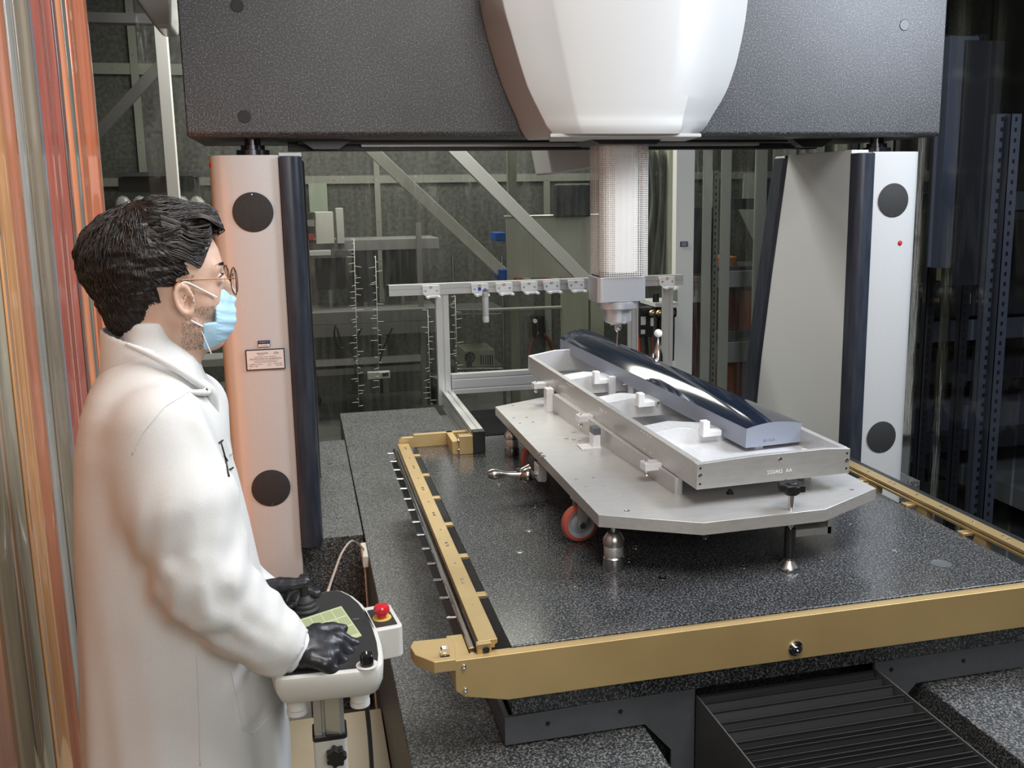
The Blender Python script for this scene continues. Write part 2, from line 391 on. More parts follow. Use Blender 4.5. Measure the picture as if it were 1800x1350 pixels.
# ------------------------------------------------------------------ bellows
def bellows(name, label, xa, xb, ya, yb, z, n, lean, wall, irregular=False):
    t = thing(name, label, 'bellows', ((xa+xb)/2, ya, z-.25), group='folding bellows')
    ys = [ya+(yb-ya)*i/n for i in range(n+1)]
    if irregular:
        rr = random.Random(3); dl = [1.0+.9*(i < 5)+(.55*rr.random() if i % 3 else -.25) for i in range(n)]; s = sum(dl); ys = [ya]
        for d_ in dl: ys.append(ys[-1]+(yb-ya)*d_/s)
    for i, y in enumerate(ys[:-1]):
        h = ys[i+1]-y
        bm = BM()
        v = [bm.verts.new(q) for q in ((xa+.006, y, z-.004), (xb-.006, y, z-.004), (xb-.006, y+h*lean, z-.085), (xa+.006, y+h*lean, z-.085))]
        bm.faces.new(v)
        v2 = [bm.verts.new(q) for q in ((xa+.006, y+h*lean, z-.085), (xb-.006, y+h*lean, z-.085), (xb-.006, y+h*.98, z-.006), (xa+.006, y+h*.98, z-.006))]
        bm.faces.new(v2)
        box(bm, xa+.004, xb-.004, y-.0014, y+.0014, z-.012, z)
        bmesh.ops.solidify(bm, geom=bm.faces[:], thickness=.0006)
        obj('fold', bm, DARKF, t, smooth=False)
    if wall:
        for x in (xa-.004, xb): obj('side_wall', B(x, x+.004, min(ya, yb), max(ya, yb), z-.45, z+.002), mat('bellows_side', (.07, .072, .07), .4), t)
    return t
bellows('bellows_cover', 'black folding bellows coming out under the front gold bar', .966, 1.50, 2.19, 1.30, .51, 30, .75, True, True)
bellows('bellows_cover', 'black folding bellows at the back of the table beside the aluminium rack', .755, 1.60, 4.30, 4.84, .72, 20, .6, True)

# ------------------------------------------------------------------ bridge
br = thing('measuring_bridge', 'speckled dark granite bridge beam standing on two pale grey columns', 'bridge', (1.2, 4.1, .44))
MXR = 2.409
obj('granite_beam', prism(BM(), [(3.80, 2.07), (3.815, 2.055), (4.48, 2.055), (4.5, 2.075), (4.5, 2.95), (3.80, 2.95)], -.374, 2.788, 'x'), G_BEAM, br, bevel=.006)
for x, y, Y in ((417, 10, 3.799), (430, 205, 3.799), (1590, 44, 3.799)):
    p = pt(x, y, Y); obj('hole_plug', lathe(BM(), [(.024, 0), (.022, .0015), (0, .0015)], p, d=(0, -1, 0), seg=24), MATTE if x < 1000 else BLACK, br)
obj('lower_guard', box(box(BM(), -.02, 2.43, 4.22, 4.30, 2.022, 2.055), .02, 2.4, 4.06, 4.16, 2.045, 2.054), BLACK, br, bevel=.002)
obj('guard_strip', B(.28, 2.1, 4.165, 4.215, 2.036, 2.054), ALUP, br)
for x in (.13, 2.28): obj('guard_bracket', prism(BM(), [(x-.10, 2.054), (x+.10, 2.054), (x+.05, 2.02), (x-.05, 2.02)], 4.0, 4.06, 'y'), BLACK, br)
def mir(poly, f): return [((MXR-x) if f else x, y) for x, y in poly]
def column(flip):
    S = lambda x: (MXR-x) if flip else x
    zb = -.33 if not flip else -.33
    sec = [(-.055, 3.803), (-.10, 3.797), (-.16, 3.795), (-.22, 3.797), (-.262, 3.803)]
    k = [(-.285, 3.815), (-.300, 3.835), (-.31, 3.87), (-.31, 4.45), (-.055, 4.45)]
    bm = prism(BM(), mir(sec+k, flip), zb, 1.990); col = obj('column_cover', bm, PAINT, br, bevel=.004, label=('right' if flip else 'left')+' pale grey column of the bridge')
    # inner side: broad light panel with curved rear edge, dark guards before and behind
    zs = [.441, .55, .715, .951, 1.398, 1.841, 2.0]; ys = [4.69, 4.68, 4.666, 4.63, 4.54, 4.44, 4.405]
    bm = prism(BM(), [(3.84, zs[0])]+[(y, z) for z, y in zip(zs, ys)]+[(3.84, 2.0)], S(-.055), S(.030), 'x')
    obj('side_panel', bm, PANEL, br, bevel=.003)
    bm = prism(BM(), [(y, z) for z, y in zip(zs, ys)]+[(y+d, z) for z, y, d in list(zip(zs, ys, (.16, .16, .15, .15, .145, .14, .13)))[::-1]], S(-.058), S(.045), 'x')
    obj('rear_guard', bm, GUARD, br, bevel=.02)
    bm = prism(BM(), mir([(-.053, 3.785), (-.02, 3.775), (.012, 3.785), (.024, 3.80), (.030, 3.83), (.032, 3.845), (-.053, 3.845)], flip), .44, 1.985)
    obj('front_guard', bm, GUARD, br, bevel=.003)
    for z in (1.779, .699):
        x = S(-.159); sx = 1
        dc = obj('disc_cover', lathe(BM(), [(.0745, 0), (.0745, .0018), (.071, .003), (0, .003)], (x, 3.795, z), d=(0, -1, 0), seg=48), MATTE, br)
        obj('disc_screw', lathe(BM(), [(.004, 0), (.003, .0015), (0, .0015)], (x, 3.7915, z+(-.066 if z < 1 or flip else .066)), d=(0, -1, 0), seg=10), SHINE, dc)
    bm = lathe(BM(), [(.062, 1.99), (.062, 2.012), (.045, 2.014), (.045, 2.03), (.03, 2.03), (.03, 2.055)], (S(-.15), 3.93, 0), seg=32)
    obj('bearing', bm, mat('bearing_dark', (.06, .06, .07), .2, .9), br)
    return col
cl = column(False); column(True)
obj('red_button', lathe(BM(), [(.011, 0), (.011, .002), (.007, .002), (.007, .005), (.004, .006), (0, .006)], (2.613, 3.796, 1.59), d=(0, -1, 0), seg=20), mat('red_plastic', (.45, .03, .03), .4), br, label='small red button on the right column')
obj('red_button', lathe(BM(), [(.009, 0), (.008, .004), (0, .005)], (-.302, 3.84, 1.955), d=(-.8, -.6, 0), seg=16), mat('red_plastic'), br)
# calibration certificate and asset label on the left column
PAPER = mat('label_paper', (.62, .60, .58), .45); NAVY = mat('label_navy', (.02, .02, .07), .4); INK = mat('ink', (.03, .03, .05), .5); TEAL = mat('teal_ink', (.04, .22, .42), .5)
a, b2 = pt(431, 615, 3.792), pt(502, 648, 3.792)
x0_, x1_, z1_, z0_ = a.x, b2.x, 1.257, 1.176
cert = obj('certificate', B(x0_, x1_, 3.790, 3.7935, z0_, z1_), BLACK, br, label='calibration certificate label with black border')
obj('certificate_paper', B(x0_+.004, x1_-.004, 3.7895, 3.7905, z0_+.004, z1_-.004), PAPER, cert)
CX_ = (x0_+x1_)/2
def ctext(s, size, dx, z, m=INK, al='CENTER', par=cert, Y=3.7893): text('lettering', s, size, m, frame((CX_+dx, Y, z), (1, 0, 0), (0, 0, 1)), par, .0002, align=al)
ctext('HEXAGON', .0085, -.010, z1_-.016); ctext('METROLOGY', .0035, -.016, z1_-.022)
ctext('a2la', .012, .041, z1_-.016, NAVY); ctext('ACCREDITED', .003, .041, z1_-.0235, NAVY)
obj('emblem', prism(prism(BM(), [(-.008, .0), (-.003, .006), (.001, .001), (-.004, -.003)], 3.789, 3.7895, 'y'), [(.002, -.006), (.007, .002), (.009, -.004), (.005, -.008)], 3.789, 3.7895, 'y'), TEAL, cert).data.transform(Matrix.Translation((0, 0, 0)))
cert.children[-1].data.transform(Matrix.Translation((CX_-.043, 0, z1_-.018)))
ctext('Customer Support Center   1-800-343-7933', .0045, 0, z1_-.030)
ctext('CERTIFICATION OF CALIBRATION', .0078, 0, z1_-.038)
ctext('This certifies that this system has been calibrated in accordance', .0036, 0, z1_-.045)
ctext('with manufacturer specifications and applicable standards', .0036, 0, z1_-.050)
for s, dx, z in (('S/N', -.066, .058), ('MODEL', -.066, .064), ('DATE', -.066, .072)): ctext(s, .0032, dx+.002, z1_-z, al='LEFT')
ctext('PMM-C 12-24-10', .0062, -.034, z1_-.058); ctext('CAL  2021', .0062, -.042, z1_-.0655)
ctext('04 Dec 2021', .0062, .046, z1_-.0575); ctext('Calibrated', .0032, .014, z1_-.0575); ctext('Dec 2022', .006, .05, z1_-.065); ctext('Recertify by', .0032, .014, z1_-.064)
a = pt(453, 599, 3.792); b2 = pt(475, 609.5, 3.792)
s1 = obj('asset_label', B(a.x, b2.x, 3.7905, 3.7935, b2.z, a.z), NAVY, br, bevel=.001)
obj('asset_label_field', B(a.x+.0015, b2.x-.0015, 3.790, 3.7907, b2.z+.0015, (a.z+b2.z)/2-.001), PAPER, s1)
CX_ = (a.x+b2.x)/2
ctext('PROPERTY OF', .0055, 0, a.z-.0065, PAPER, par=s1, Y=3.7903); ctext('M01-24690', .0055, 0, b2.z+.006, INK, par=s1, Y=3.7899)

# ------------------------------------------------------------------ carriage with ram
cg = thing('ram_carriage', 'large white ram housing hanging from the granite beam above the probe', 'measuring head', (1.25, 3.6, 2.0))
rows = [(-700, 820, 845, 945, 1255, 1335), (-320, 826, 858, 955, 1246, 1334), (0, 846, 883, 973, 1233, 1315), (71, 861, 902, 987, 1226, 1304), (152, 887, 927, 1003, 1214, 1281), (200, 908, 950, 1013, 1202, 1254), (236, 932, 973, 1025, 1191, 1227)]
bm = BM(); rings = []
for py, a_, b_, c_, d_, e_ in rows:
    bul = 0 if py > 150 else 0
    q = [pt(a_, py+ (10 if py == 236 else 0), 3.76), pt(b_, py, 3.52), pt((b_+c_)/2, py, 3.49), pt(c_-4, py, 3.47), pt(c_+3, py, 3.464), pt((c_+d_)/2, py, 3.455), pt(d_-40, py, 3.462), pt(d_, py, 3.48), pt((d_+e_)/2, py, 3.60), pt(e_, py, 3.76)]
    rings.append([bm.verts.new(v) for v in q+[Vector((q[-1].x, 3.795, q[-1].z)), Vector((q[0].x, 3.795, q[0].z))]])
n = len(rings[0])
for a_, b_ in zip(rings, rings[1:]):
    for i in range(n): bm.faces.new((a_[i], a_[(i+1) % n], b_[(i+1) % n], b_[i]))
bm.faces.new(rings[0]); bm.faces.new(rings[-1]); bmesh.ops.recalc_face_normals(bm, faces=bm.faces[:])
bmesh.ops.subdivide_edges(bm, edges=[e for e in bm.edges if abs(e.verts[0].co.z-e.verts[1].co.z) > .04], cuts=3, smooth=.6)
obj('housing', bm, WHITE, cg, bevel=.004)
# dark bottom of the housing, rear half of the cover
pa, pb = pt(946, 243, 3.6), pt(1222, 240, 3.6)
obj('lower_lip', prism(BM(), [(pt(955, 240, 3.6).x, 3.50), (pt(1215, 240, 3.6).x, 3.50), (pt(1205, 240, 3.8).x, 3.80), (pt(965, 240, 3.8).x, 3.80)], 2.036, 2.05), WHITE, cg, bevel=.004)
q = [pt(958, 255, 4.55), pt(968, 307, 4.55), pt(1040, 296, 4.55), pt(1058, 255, 4.55)]
bm = prism(BM(), [(v.x, v.z) for v in q], 4.52, 4.85, 'y'); obj('rear_cover', bm, WHITE, cg, bevel=.012)
YR = 3.80
rc = pt(1088, 300, YR); RX = rc.x
zt, zb = 2.04, pt(1088, 487, 3.75).z
col_ = prism(BM(), [(RX-.165, 2.037), (RX+.130, 2.037), (RX+.112, 2.018), (RX-.125, 2.018)], YR-.14, YR+.12, 'y')
obj('collar', col_, BLACK, cg, bevel=.003)
obj('ram', prism(BM(), [(RX-.066, YR-.04), (RX-.040, YR-.072), (RX+.040, YR-.072), (RX+.066, YR-.04), (RX+.066, YR+.06), (RX-.066, YR+.06)], zb+.02, 2.02), MESHW, cg)
# perforated white bellows around the ram
mm = bpy.data.materials.new('mesh_sleeve'); mm.use_nodes = True; nt = mm.node_tree; b = nt.nodes['Principled BSDF']
b.inputs['Base Color'].default_value = (.78, .75, .71, 1); b.inputs['Roughness'].default_value = .35
tc = N(mm, 'ShaderNodeTexCoord'); sx = N(mm, 'ShaderNodeSeparateXYZ'); L(mm, tc, 'UV', sx, 0)
def frac(src, k, out=0):
    a_ = N(mm, 'ShaderNodeMath', operation='MULTIPLY'); a_.inputs[1].default_value = k; L(mm, src, out, a_, 0)
    f_ = N(mm, 'ShaderNodeMath', operation='FRACT'); L(mm, a_, 0, f_, 0)
    p_ = N(mm, 'ShaderNodeMath', operation='PINGPONG'); p_.inputs[1].default_value = .5; L(mm, f_, 0, p_, 0); return p_
fu, fv = frac(sx, 1.0, 0), frac(sx, 1.0, 1)
g1 = N(mm, 'ShaderNodeMath', operation='GREATER_THAN'); g1.inputs[1].default_value = .13; L(mm, fu, 0, g1, 0)
g2 = N(mm, 'ShaderNodeMath', operation='GREATER_THAN'); g2.inputs[1].default_value = .13; L(mm, fv, 0, g2, 0)
mu = N(mm, 'ShaderNodeMath', operation='MULTIPLY'); L(mm, g1, 0, mu, 0); L(mm, g2, 0, mu, 1)
iv = N(mm, 'ShaderNodeMath', operation='SUBTRACT'); iv.inputs[0].default_value = 1; L(mm, mu, 0, iv, 1)
L(mm, iv, 0, b, 'Alpha')
def sleeve():
    bm = BM(); uv = bm.loops.layers.uv.new('UVMap')
    wx, wy = .103, .09; r_ = .03; pts = []
    for cx_, cy_, a0 in ((wx-r_, -wy+r_, -90), (wx-r_, wy-r_, 0), (-wx+r_, wy-r_, 90), (-wx+r_, -wy+r_, 180)):
        for k in range(7):
            a_ = R(a0+15*k); pts.append((RX+cx_+r_*math.cos(a_), YR+cy_+r_*math.sin(a_)))
    # gentle pleats
    P2 = []; acc = 0; per = []
    for i, p in enumerate(pts):
        q_ = pts[(i+1) % len(pts)]; d_ = math.dist(p, q_); k = max(1, round(d_/.009))
        for j in range(k):
            t = j/k; P2.append((p[0]+(q_[0]-p[0])*t, p[1]+(q_[1]-p[1])*t)); per.append(acc+d_*t)
        acc += d_
    cxy = (RX, YR); P3 = []
    for i, (x, y) in enumerate(P2):
        s = 1+.018*math.cos(i*math.pi/1.5); P3.append((cxy[0]+(x-cxy[0])*s, cxy[1]+(y-cxy[1])*s))
    zz = [zb+.004, 2.018]
    V = [[bm.verts.new((x, y, z)) for x, y in P3] for z in zz]; n = len(P3)
    for i in range(n):
        j = (i+1) % n; f = bm.faces.new((V[0][i], V[0][j], V[1][j], V[1][i]))
        u0, u1 = per[i]/.0075, (per[j] if j else acc)/.0075
        for lp, (u, v) in zip(f.loops, ((u0, zz[0]), (u1, zz[0]), (u1, zz[1]), (u0, zz[1]))): lp[uv].uv = (u, v/.0075)
    return bm
obj('mesh_sleeve', sleeve(), mm, cg, smooth=True, label='fine white mesh sleeve around the ram')
hx0, hx1 = pt(1051, 500, 3.72).x, pt(1137, 500, 3.72).x; hz1, hz0 = pt(1095, 487, 3.72).z, pt(1095, 531, 3.72).z; hy0, hy1 = 3.72, 3.87
r_ = .022
def rrect(xa, xb, ya, yb, r, k=5):
    P = []
    for cx_, cy_, a0 in ((xb-r, ya+r, -90), (xb-r, yb-r, 0), (xa+r, yb-r, 90), (xa+r, ya+r, 180)):
        for i in range(k+1): P.append((cx_+r*math.cos(R(a0+90*i/k)), cy_+r*math.sin(R(a0+90*i/k))))
    return P
hd = obj('probe_head', prism(BM(), rrect(hx0, hx1, hy0, hy1, r_), hz0, hz1), SILVER, cg, bevel=.003)
obj('head_rim', prism(BM(), rrect(hx0+.012, hx1-.012, hy0+.01, hy1-.01, .018), hz1-.002, hz1+.006), BLACK, hd)
hc = pt(1086, 545, 3.80); pxm = 3.80*.96/1683
def prof(pxs):   # list of (radius in photo px, photo row) turned into (r, z)
    return [(r*pxm, pt(1086, y, 3.80).z) for r, y in pxs]
bm = lathe(BM(), [(r, z) for r, z in prof([(40, 528), (40, 533), (38, 540), (27, 543)])], (hc.x, 3.80, 0), seg=48)
obj('head_flange', bm, SILVER, cg, bevel=.001)
bm = lathe(BM(), prof([(27, 540), (27, 562), (24, 566), (15, 569)]), (hc.x, 3.80, 0), seg=48); obj('head_barrel', bm, SILVER, cg)
bm = lathe(BM(), prof([(15, 566), (15, 570), (7, 571), (7.5, 575), (6, 580), (3, 583)]), (hc.x, 3.80, 0), seg=24)
for a_ in range(3): sph(bm, (hc.x+.028*math.cos(a_*2.1+.5), 3.80+.028*math.sin(a_*2.1+.5), pt(1086, 571, 3.80).z), .005, seg=10)
obj('stylus_mount', bm, SHINE, cg)
tip = pt(1084, 610, 3.80)
obj('stylus', cyl(BM(), (hc.x, 3.80, pt(1086, 582, 3.80).z), (tip.x, 3.80, tip.z+.004), .0032, 12), STEEL, cg)
obj('stylus_tip', sph(BM(), (tip.x, 3.80, tip.z+.003), .0035, seg=14), mat('ruby', (.3, .01, .02), .1), cg, label='tiny dark red ball at the tip of the stylus')

# ------------------------------------------------------------------ fixture cart
PT = .905
ct = thing('fixture_cart', 'aluminium plate cart with red casters standing on the granite table', 'cart', (1.30, 3.4, T))
P8 = [tuple(ptz(x, y, PT))[:2] for x, y in ((1052, 905), (1237, 919), (1451, 895), (1540, 858))]+[(1.733, 4.065), (1.49, 4.19), (1.05, 4.19), (.806, 4.065)]
obj('plate', prism(BM(), P8, PT-.038, PT), ALU, ct, bevel=.0015)
PH = [(901, 713, 4), (903, 735, 4), (914, 744, 4), (926, 734, 4), (937, 742, 4), (949, 797, 9), (954, 802, 9), (996, 771, 6), (1009, 773, 6), (1008, 760, 5), (1028, 792, 8), (1013, 843, 4), (1030, 856, 4), (1043, 840, 4), (1060, 855, 4), (1102, 898, 7), (1453, 857, 7), (1497, 861, 5), (1019, 775, 5), (1092, 872, 3)]
for x, y, s in PH:
    p = ptz(x, y, PT); r = s*.0013
    obj('plate_insert', lathe(BM(), [(r, 0), (r, .0008), (r*.55, .0008), (r*.5, .0002), (0, .0002)], (p.x, p.y, PT), seg=16), SHINE, ct)
p = ptz(1283, 868, PT); obj('rubber_stop', lathe(BM(), [(.012, 0), (.012, .004), (.008, .008), (.005, .014), (0, .016)], (p.x, p.y, PT), seg=16), BLACK, ct)
def caster(cx_, cy_, yaw=0, label=None):
    r_ = .0625; c = Vector((cx_, cy_, T+r_)); ax = Vector((math.sin(-yaw), math.cos(yaw), 0))
    w_ = obj('caster', lathe(BM(), [(.044, -.004), (.046, -.0165), (.050, -.0165), (.0575, -.0145), (.0615, -.009), (.0625, -.003), (.0625, .003), (.0615, .009), (.0575, .0145), (.050, .0165), (.046, .0165), (.044, .004)], c, d=ax, seg=48), REDW, ct, label=label)
    obj('wheel_hub', lathe(BM(), [(.0, -.013), (.018, -.017), (.020, -.014), (.034, -.009), (.042, -.0155), (.0465, -.0168), (.0465, .0168), (.042, .0155), (.034, .009), (.02, .014), (.018, .017), (0, .013)], c, d=ax, seg=40), GREYW, w_)
    bm = BM(); s = Vector((ax.y, -ax.x, 0))
    for sg in (-1, 1):
        o_ = c+ax*(.022*sg); o2 = s*.012
        v = [o_+Vector((0, 0, -.012))-s*.010, o_+Vector((0, 0, -.012))+s*.010, o_+s*.016+Vector((0, 0, .012)), o_+s*.052+Vector((0, 0, .078)), o_-s*.014+Vector((0, 0, .078)), o_-s*.014+Vector((0, 0, 0))]
        a_ = [bm.verts.new(q) for q in v]; b_ = [bm.verts.new(q+ax*.003) for q in v]
        bm.faces.new(a_); bm.faces.new(b_[::-1])
        for i in range(6): bm.faces.new((a_[i], b_[i], b_[(i+1) % 6], a_[(i+1) % 6]))
    bmesh.ops.recalc_face_normals(bm, faces=bm.faces[:])
    M_ = frame(c+s*.018+Vector((0, 0, .081)), s, ax); box(bm, -.040, .040, -.026, .026, -.003, .003, M=M_)
    obj('fork', bm, mat('zinc_steel', (.58, .58, .57), .4, .5), w_)
    obj('axle_bolt', lathe(lathe(BM(), [(.012, -.032), (.012, -.026), (.009, -.026)], c, d=ax, seg=6), [(.006, -.026), (.006, .03)], c, d=ax, seg=14), SHINE, w_)
cc = ptz(1018, 951, T); caster(cc.x+.002, cc.y, .10, 'red caster at the near left corner of the plate')
caster(.885, 3.64, .0, 'red caster by the lever, half under the plate')
caster(1.70, 3.75)
def standoff(x, y, h, s=1.0):
    o_ = obj('support_post', lathe(BM(), [(.031, 0), (.032, .002), (.032, .036), (.030, .038), (.0285, .040), (.0285, .074), (.030, .076), (.032, .078), (.032, .094), (.020, .113), (.017, .115)], (x, y, T), seg=40), STEEL, ct)
    obj('post_knurl', lathe(BM(), [(.0288, .042), (.0295, .044), (.0295, .070), (.0288, .072)], (x, y, T), seg=40), noisy('knurl', (.55, .53, .5), (.8, .78, .74), 260, .4, .8, bump=.5), o_)
    obj('post_stud', cyl(BM(), (x, y, T+.114), (x, y, T+h), .008, 12), SHINE, o_)
standoff(.868, 2.60, .148); standoff(.846, 3.92, .148); standoff(1.68, 3.95, .148)
# levelling foot with star knob
lx, ly = 1.369, 2.452
lf = obj('levelling_foot', lathe(BM(), [(.031, 0), (.033, .003), (.033, .007), (.030, .012), (.017, .026), (.015, .030), (.012, .031), (.012, .038)], (lx, ly, T), seg=36), STEEL, ct)
lc = (lx, 2.462)
obj('threaded_sleeve', cyl(BM(), (lx, ly, T+.036), (lx, ly+.0, T+.128), .0165, 28), BLACK, lf)
kx, ky, kz = lx, ly, PT+.0
obj('stem', cyl(BM(), (kx, ky, T+.12), (kx, ky, PT+.05), .009, 16), SHINE, lf)
star = [((.037+.0045*math.cos(8*a_))*math.cos(a_), (.037+.0045*math.cos(8*a_))*math.sin(a_)) for a_ in [2*math.pi*i/64 for i in range(64)]]
bm = prism(BM(), [(kx+x, ky+y) for x, y in star], PT+.058, PT+.080)
lathe(bm, [(.020, .046), (.022, .058)], (kx, ky, PT), seg=24); lathe(bm, [(.020, .080), (.016, .084), (0, .084)], (kx, ky, PT), seg=24)
obj('star_knob', bm, BLACK, lf, bevel=.003, label='black star knob above the front edge of the plate')
# open channel below the plate
a, b2 = pt(1379, 930, 2.50), pt(1458, 930, 2.50)
bm = BM(); z0, z1 = PT-.038-.066, PT-.038
for q in ((a.x, a.x+.012, z0, z1), (b2.x-.012, b2.x, z0, z1), (a.x, b2.x, z0, z0+.022)): box(bm, q[0], q[1], 2.49, 2.76, q[2], q[3])
box(bm, a.x+.03, a.x+.06, 2.54, 2.60, z0+.022, z0+.045, 1)
obj('lower_channel', bm, [ALU, SHINE], ct)
# side lever with ball hub
h0 = Vector((.775, 3.33, .806))
lv = obj('lever_hub', sph(BM(), h0, .027, seg=28), mat('worn_chrome', (.38, .36, .33), .24, 1.0), ct, label='ball hub of the side lever')
e0 = Vector(h0)+Vector((-.125, .012, .007))
bm = lathe(BM(), [(.012, 0), (.013, .015), (.011, .035), (.0105, .06), (.015, .085), (.0205, .105), (.0205, .120), (.014, .132), (0, .136)], h0+Vector((-.012, .005, .003)), d=(e0-h0), seg=28)
obj('lever_grip', bm, mat('worn_chrome'), lv)
bm = cyl(BM(), h0+Vector((-.03, .004, -.018)), h0+Vector((-.03, .008, .026)), .009, 16); cyl(bm, h0+Vector((-.02, .03, 0)), h0+Vector((.02, .03, .018)), .016, 18)
obj('lever_joint', bm, mat('worn_chrome'), lv)
obj('lever_shaft', cyl(BM(), h0, h0+Vector((.06, .004, .002)), .0095, 18), SHINE, lv)
obj('lever_bracket', prism(BM(), [(h0.x+.035, .787), (h0.x+.062, .782), (h0.x+.068, .79), (h0.x+.068, .847), (h0.x+.035, .847)], h0.y-.03, h0.y+.035, 'y'), ALUB, ct, bevel=.0015)
# upright saddle bars that carry the cradle
p = ptz(968, 724, PT); bm = prism(BM(), [(1.096, 2.68), (1.120, 2.68), (p.x+.034, p.y), (p.x+.010, p.y)], PT, .958)
for v in bm.verts:
    if v.co.z > .95 and v.co.y > 3: v.co.z = .984
sb = obj('saddle_bar', bm, ALU, ct, bevel=.001)
obj('saddle_bar', prism(BM(), [(2.68, PT), (4.0, PT), (4.0, .985), (2.68, .958)], 1.54, 1.565, 'x'), ALU, ct, bevel=.001)
p = ptz(1043, 785, PT)
bm = box(BM(), p.x-.010, p.x+.018, p.y-.03, p.y+.02, PT, PT+.052); box(bm, p.x-.055, p.x+.02, p.y-.035, p.y+.03, PT, PT+.006)
obj('post_block', bm, ALUB, ct, bevel=.001)
obj('post_pad', B(p.x-.008, p.x+.019, p.y-.032, p.y+.021, PT+.052, PT+.076), mat('dark_pad', (.08, .09, .11), .4), ct)
p = ptz(966, 724, PT); obj('post_block', B(p.x-.012, p.x+.02, p.y, p.y+.05, PT, PT+.10), ALUB, ct, bevel=.001)

# ------------------------------------------------------------------ cradle frame
ang, tilt = R(2.55), R(1.07)
cr = thing('mirror_cradle', 'open aluminium cradle frame lying on the cart under the dark mirror', 'cradle', (1.111, 2.55, .958), ang, rx=tilt)
Lc, Wc, Hh = 1.80, .523, .081
def cobj(n, bm, m, **k): return obj(n, bm, m, cr, local=True, **k)
rail = cobj('side_rail', prism(BM(), [(.018, 0), (Lc, 0), (Lc, Hh), (Lc-.10, Hh), (.018, Hh)], 0, .022, 'x'), ALU, bevel=.001)
cobj('side_rail', B(Wc-.022, Wc, .018, Lc, 0, Hh), ALU, bevel=.001)
ep = cobj('end_plate', prism(BM(), [(0, 0), (Wc, 0), (Wc, Hh-.001), (Wc*.84, Hh+.006), (Wc*.38, Hh+.006), (Wc*.02, Hh-.002), (0, Hh-.002)], 0, .018, 'y'), ALU, bevel=.0012)
cobj('end_plate', prism(BM(), [(0, 0), (Wc, 0), (Wc, Hh), (Wc*.75, Hh+.02), (Wc*.25, Hh+.02), (0, Hh)], Lc, Lc+.018, 'y'), ALUB, bevel=.0012)
for x in (.011, Wc-.011):
    for z, r_ in ((.017, .0035), (.043, .0065), (.066, .0035)):
        cobj('screw', bolt(BM(), (x, 0, z), (0, -1, 0), r_, .0012 if r_ > .004 else .0006), SHINE if r_ > .004 else BLACK)
cobj('screw', bolt(BM(), (Wc*.53, 0, .068), (0, -1, 0), .0065, .002), SHINE)
ETCH = mat('engraving', (.86, .86, .86), .5)
Mw = _mw(cr)
text('engraving', 'SSG465  AA', .017, ETCH, Mw @ frame((Wc*.53, -.0004, .030), (1, 0, 0), (0, 0, 1)), cr, .0003)
text('engraving', '220696  AA', .017, ETCH, Mw @ frame((-.0004, .80, .052), (0, -1, 0), (0, 0, 1)), cr, .0003)
for y0_, k in ((.35, 4), (1.15, 4)):
    for i in range(k):
        for z in (.016, .070):
            if i % 2 and z < .03: continue
            cobj('rail_pin', lathe(BM(), [(.0028, 0), (.002, .001), (0, .001)], (0, y0_+i*.026, z), d=(-1, 0, 0), seg=8), ETCH)
for y in (.315, .34, .365): pass
# clamps on the outer face
for y in (.275, .925, 1.54):
    o_ = cobj('clamp_block', prism(BM(), [(-.058, -.014), (0, -.014), (.0, .010), (-.058, .010)], y-.022, y+.024, 'y'), ALUB, bevel=.001)
    obj('clamp_pin', lathe(BM(), [(.007, -.032), (.009, -.026), (.004, -.022), (.004, -.010)], (-.046, y-.004, -.002), seg=14), SHINE, o_, local=True); obj('clamp_screw', lathe(BM(), [(.006, .010), (.006, .015), (.002, .017), (0, .017)], (-.046, y, 0), seg=14), SHINE, o_, local=True)
# cross members with shaped tops
for i, y in enumerate((.40, .86, 1.30)):
    cobj('cross_member', prism(BM(), [(.022, .0), (Wc-.022, .0), (Wc-.022, Hh-.006), (Wc*.72, Hh-.02), (Wc*.5, Hh-.02), (.13, Hh-.003), (.022, Hh-.014)], y, y+.10, 'y'), ALUB, bevel=.0015)
    x = .175+.0*i
    x = (.20, .155, .135)[i]
    cobj('support_pad', prism(BM(), [(x, Hh-.035), (x+.070, Hh-.035), (x+.070, Hh-.014), (x+.026, Hh-.014), (x+.026, Hh+.020), (x, Hh+.020)], y-.034, y-.002, 'y'), DELRIN, bevel=.003)
    cobj('pad_bolt', bolt(BM(), (x+.09, y-.012, Hh-.028), (0, -1, 0), .006, .004), SHINE)
cobj('support_pad', B(.345, .375, .27, .30, .01, .036), DELRIN, bevel=.003)
cobj('support_pad', B(.385, .405, .03, .06, .012, .075), DELRIN, bevel=.002)
cobj('floor_plate', B(.022, Wc-.022, .018, .40, .012, .022), ALUB)
bm = box(BM(), .19, .215, 1.22, 1.245, -.02, .085); box(bm, .19, .29, 1.215, 1.25, -.028, -.006); box(bm, .285, .315, 1.20, 1.26, -.06, .05)
cobj('clamp_arm', bm, ALUB, bevel=.002)
cobj('clamp_rod', cyl(BM(), (.25, 1.23, .05), (.32, 1.20, .055), .008, 14), SHINE)

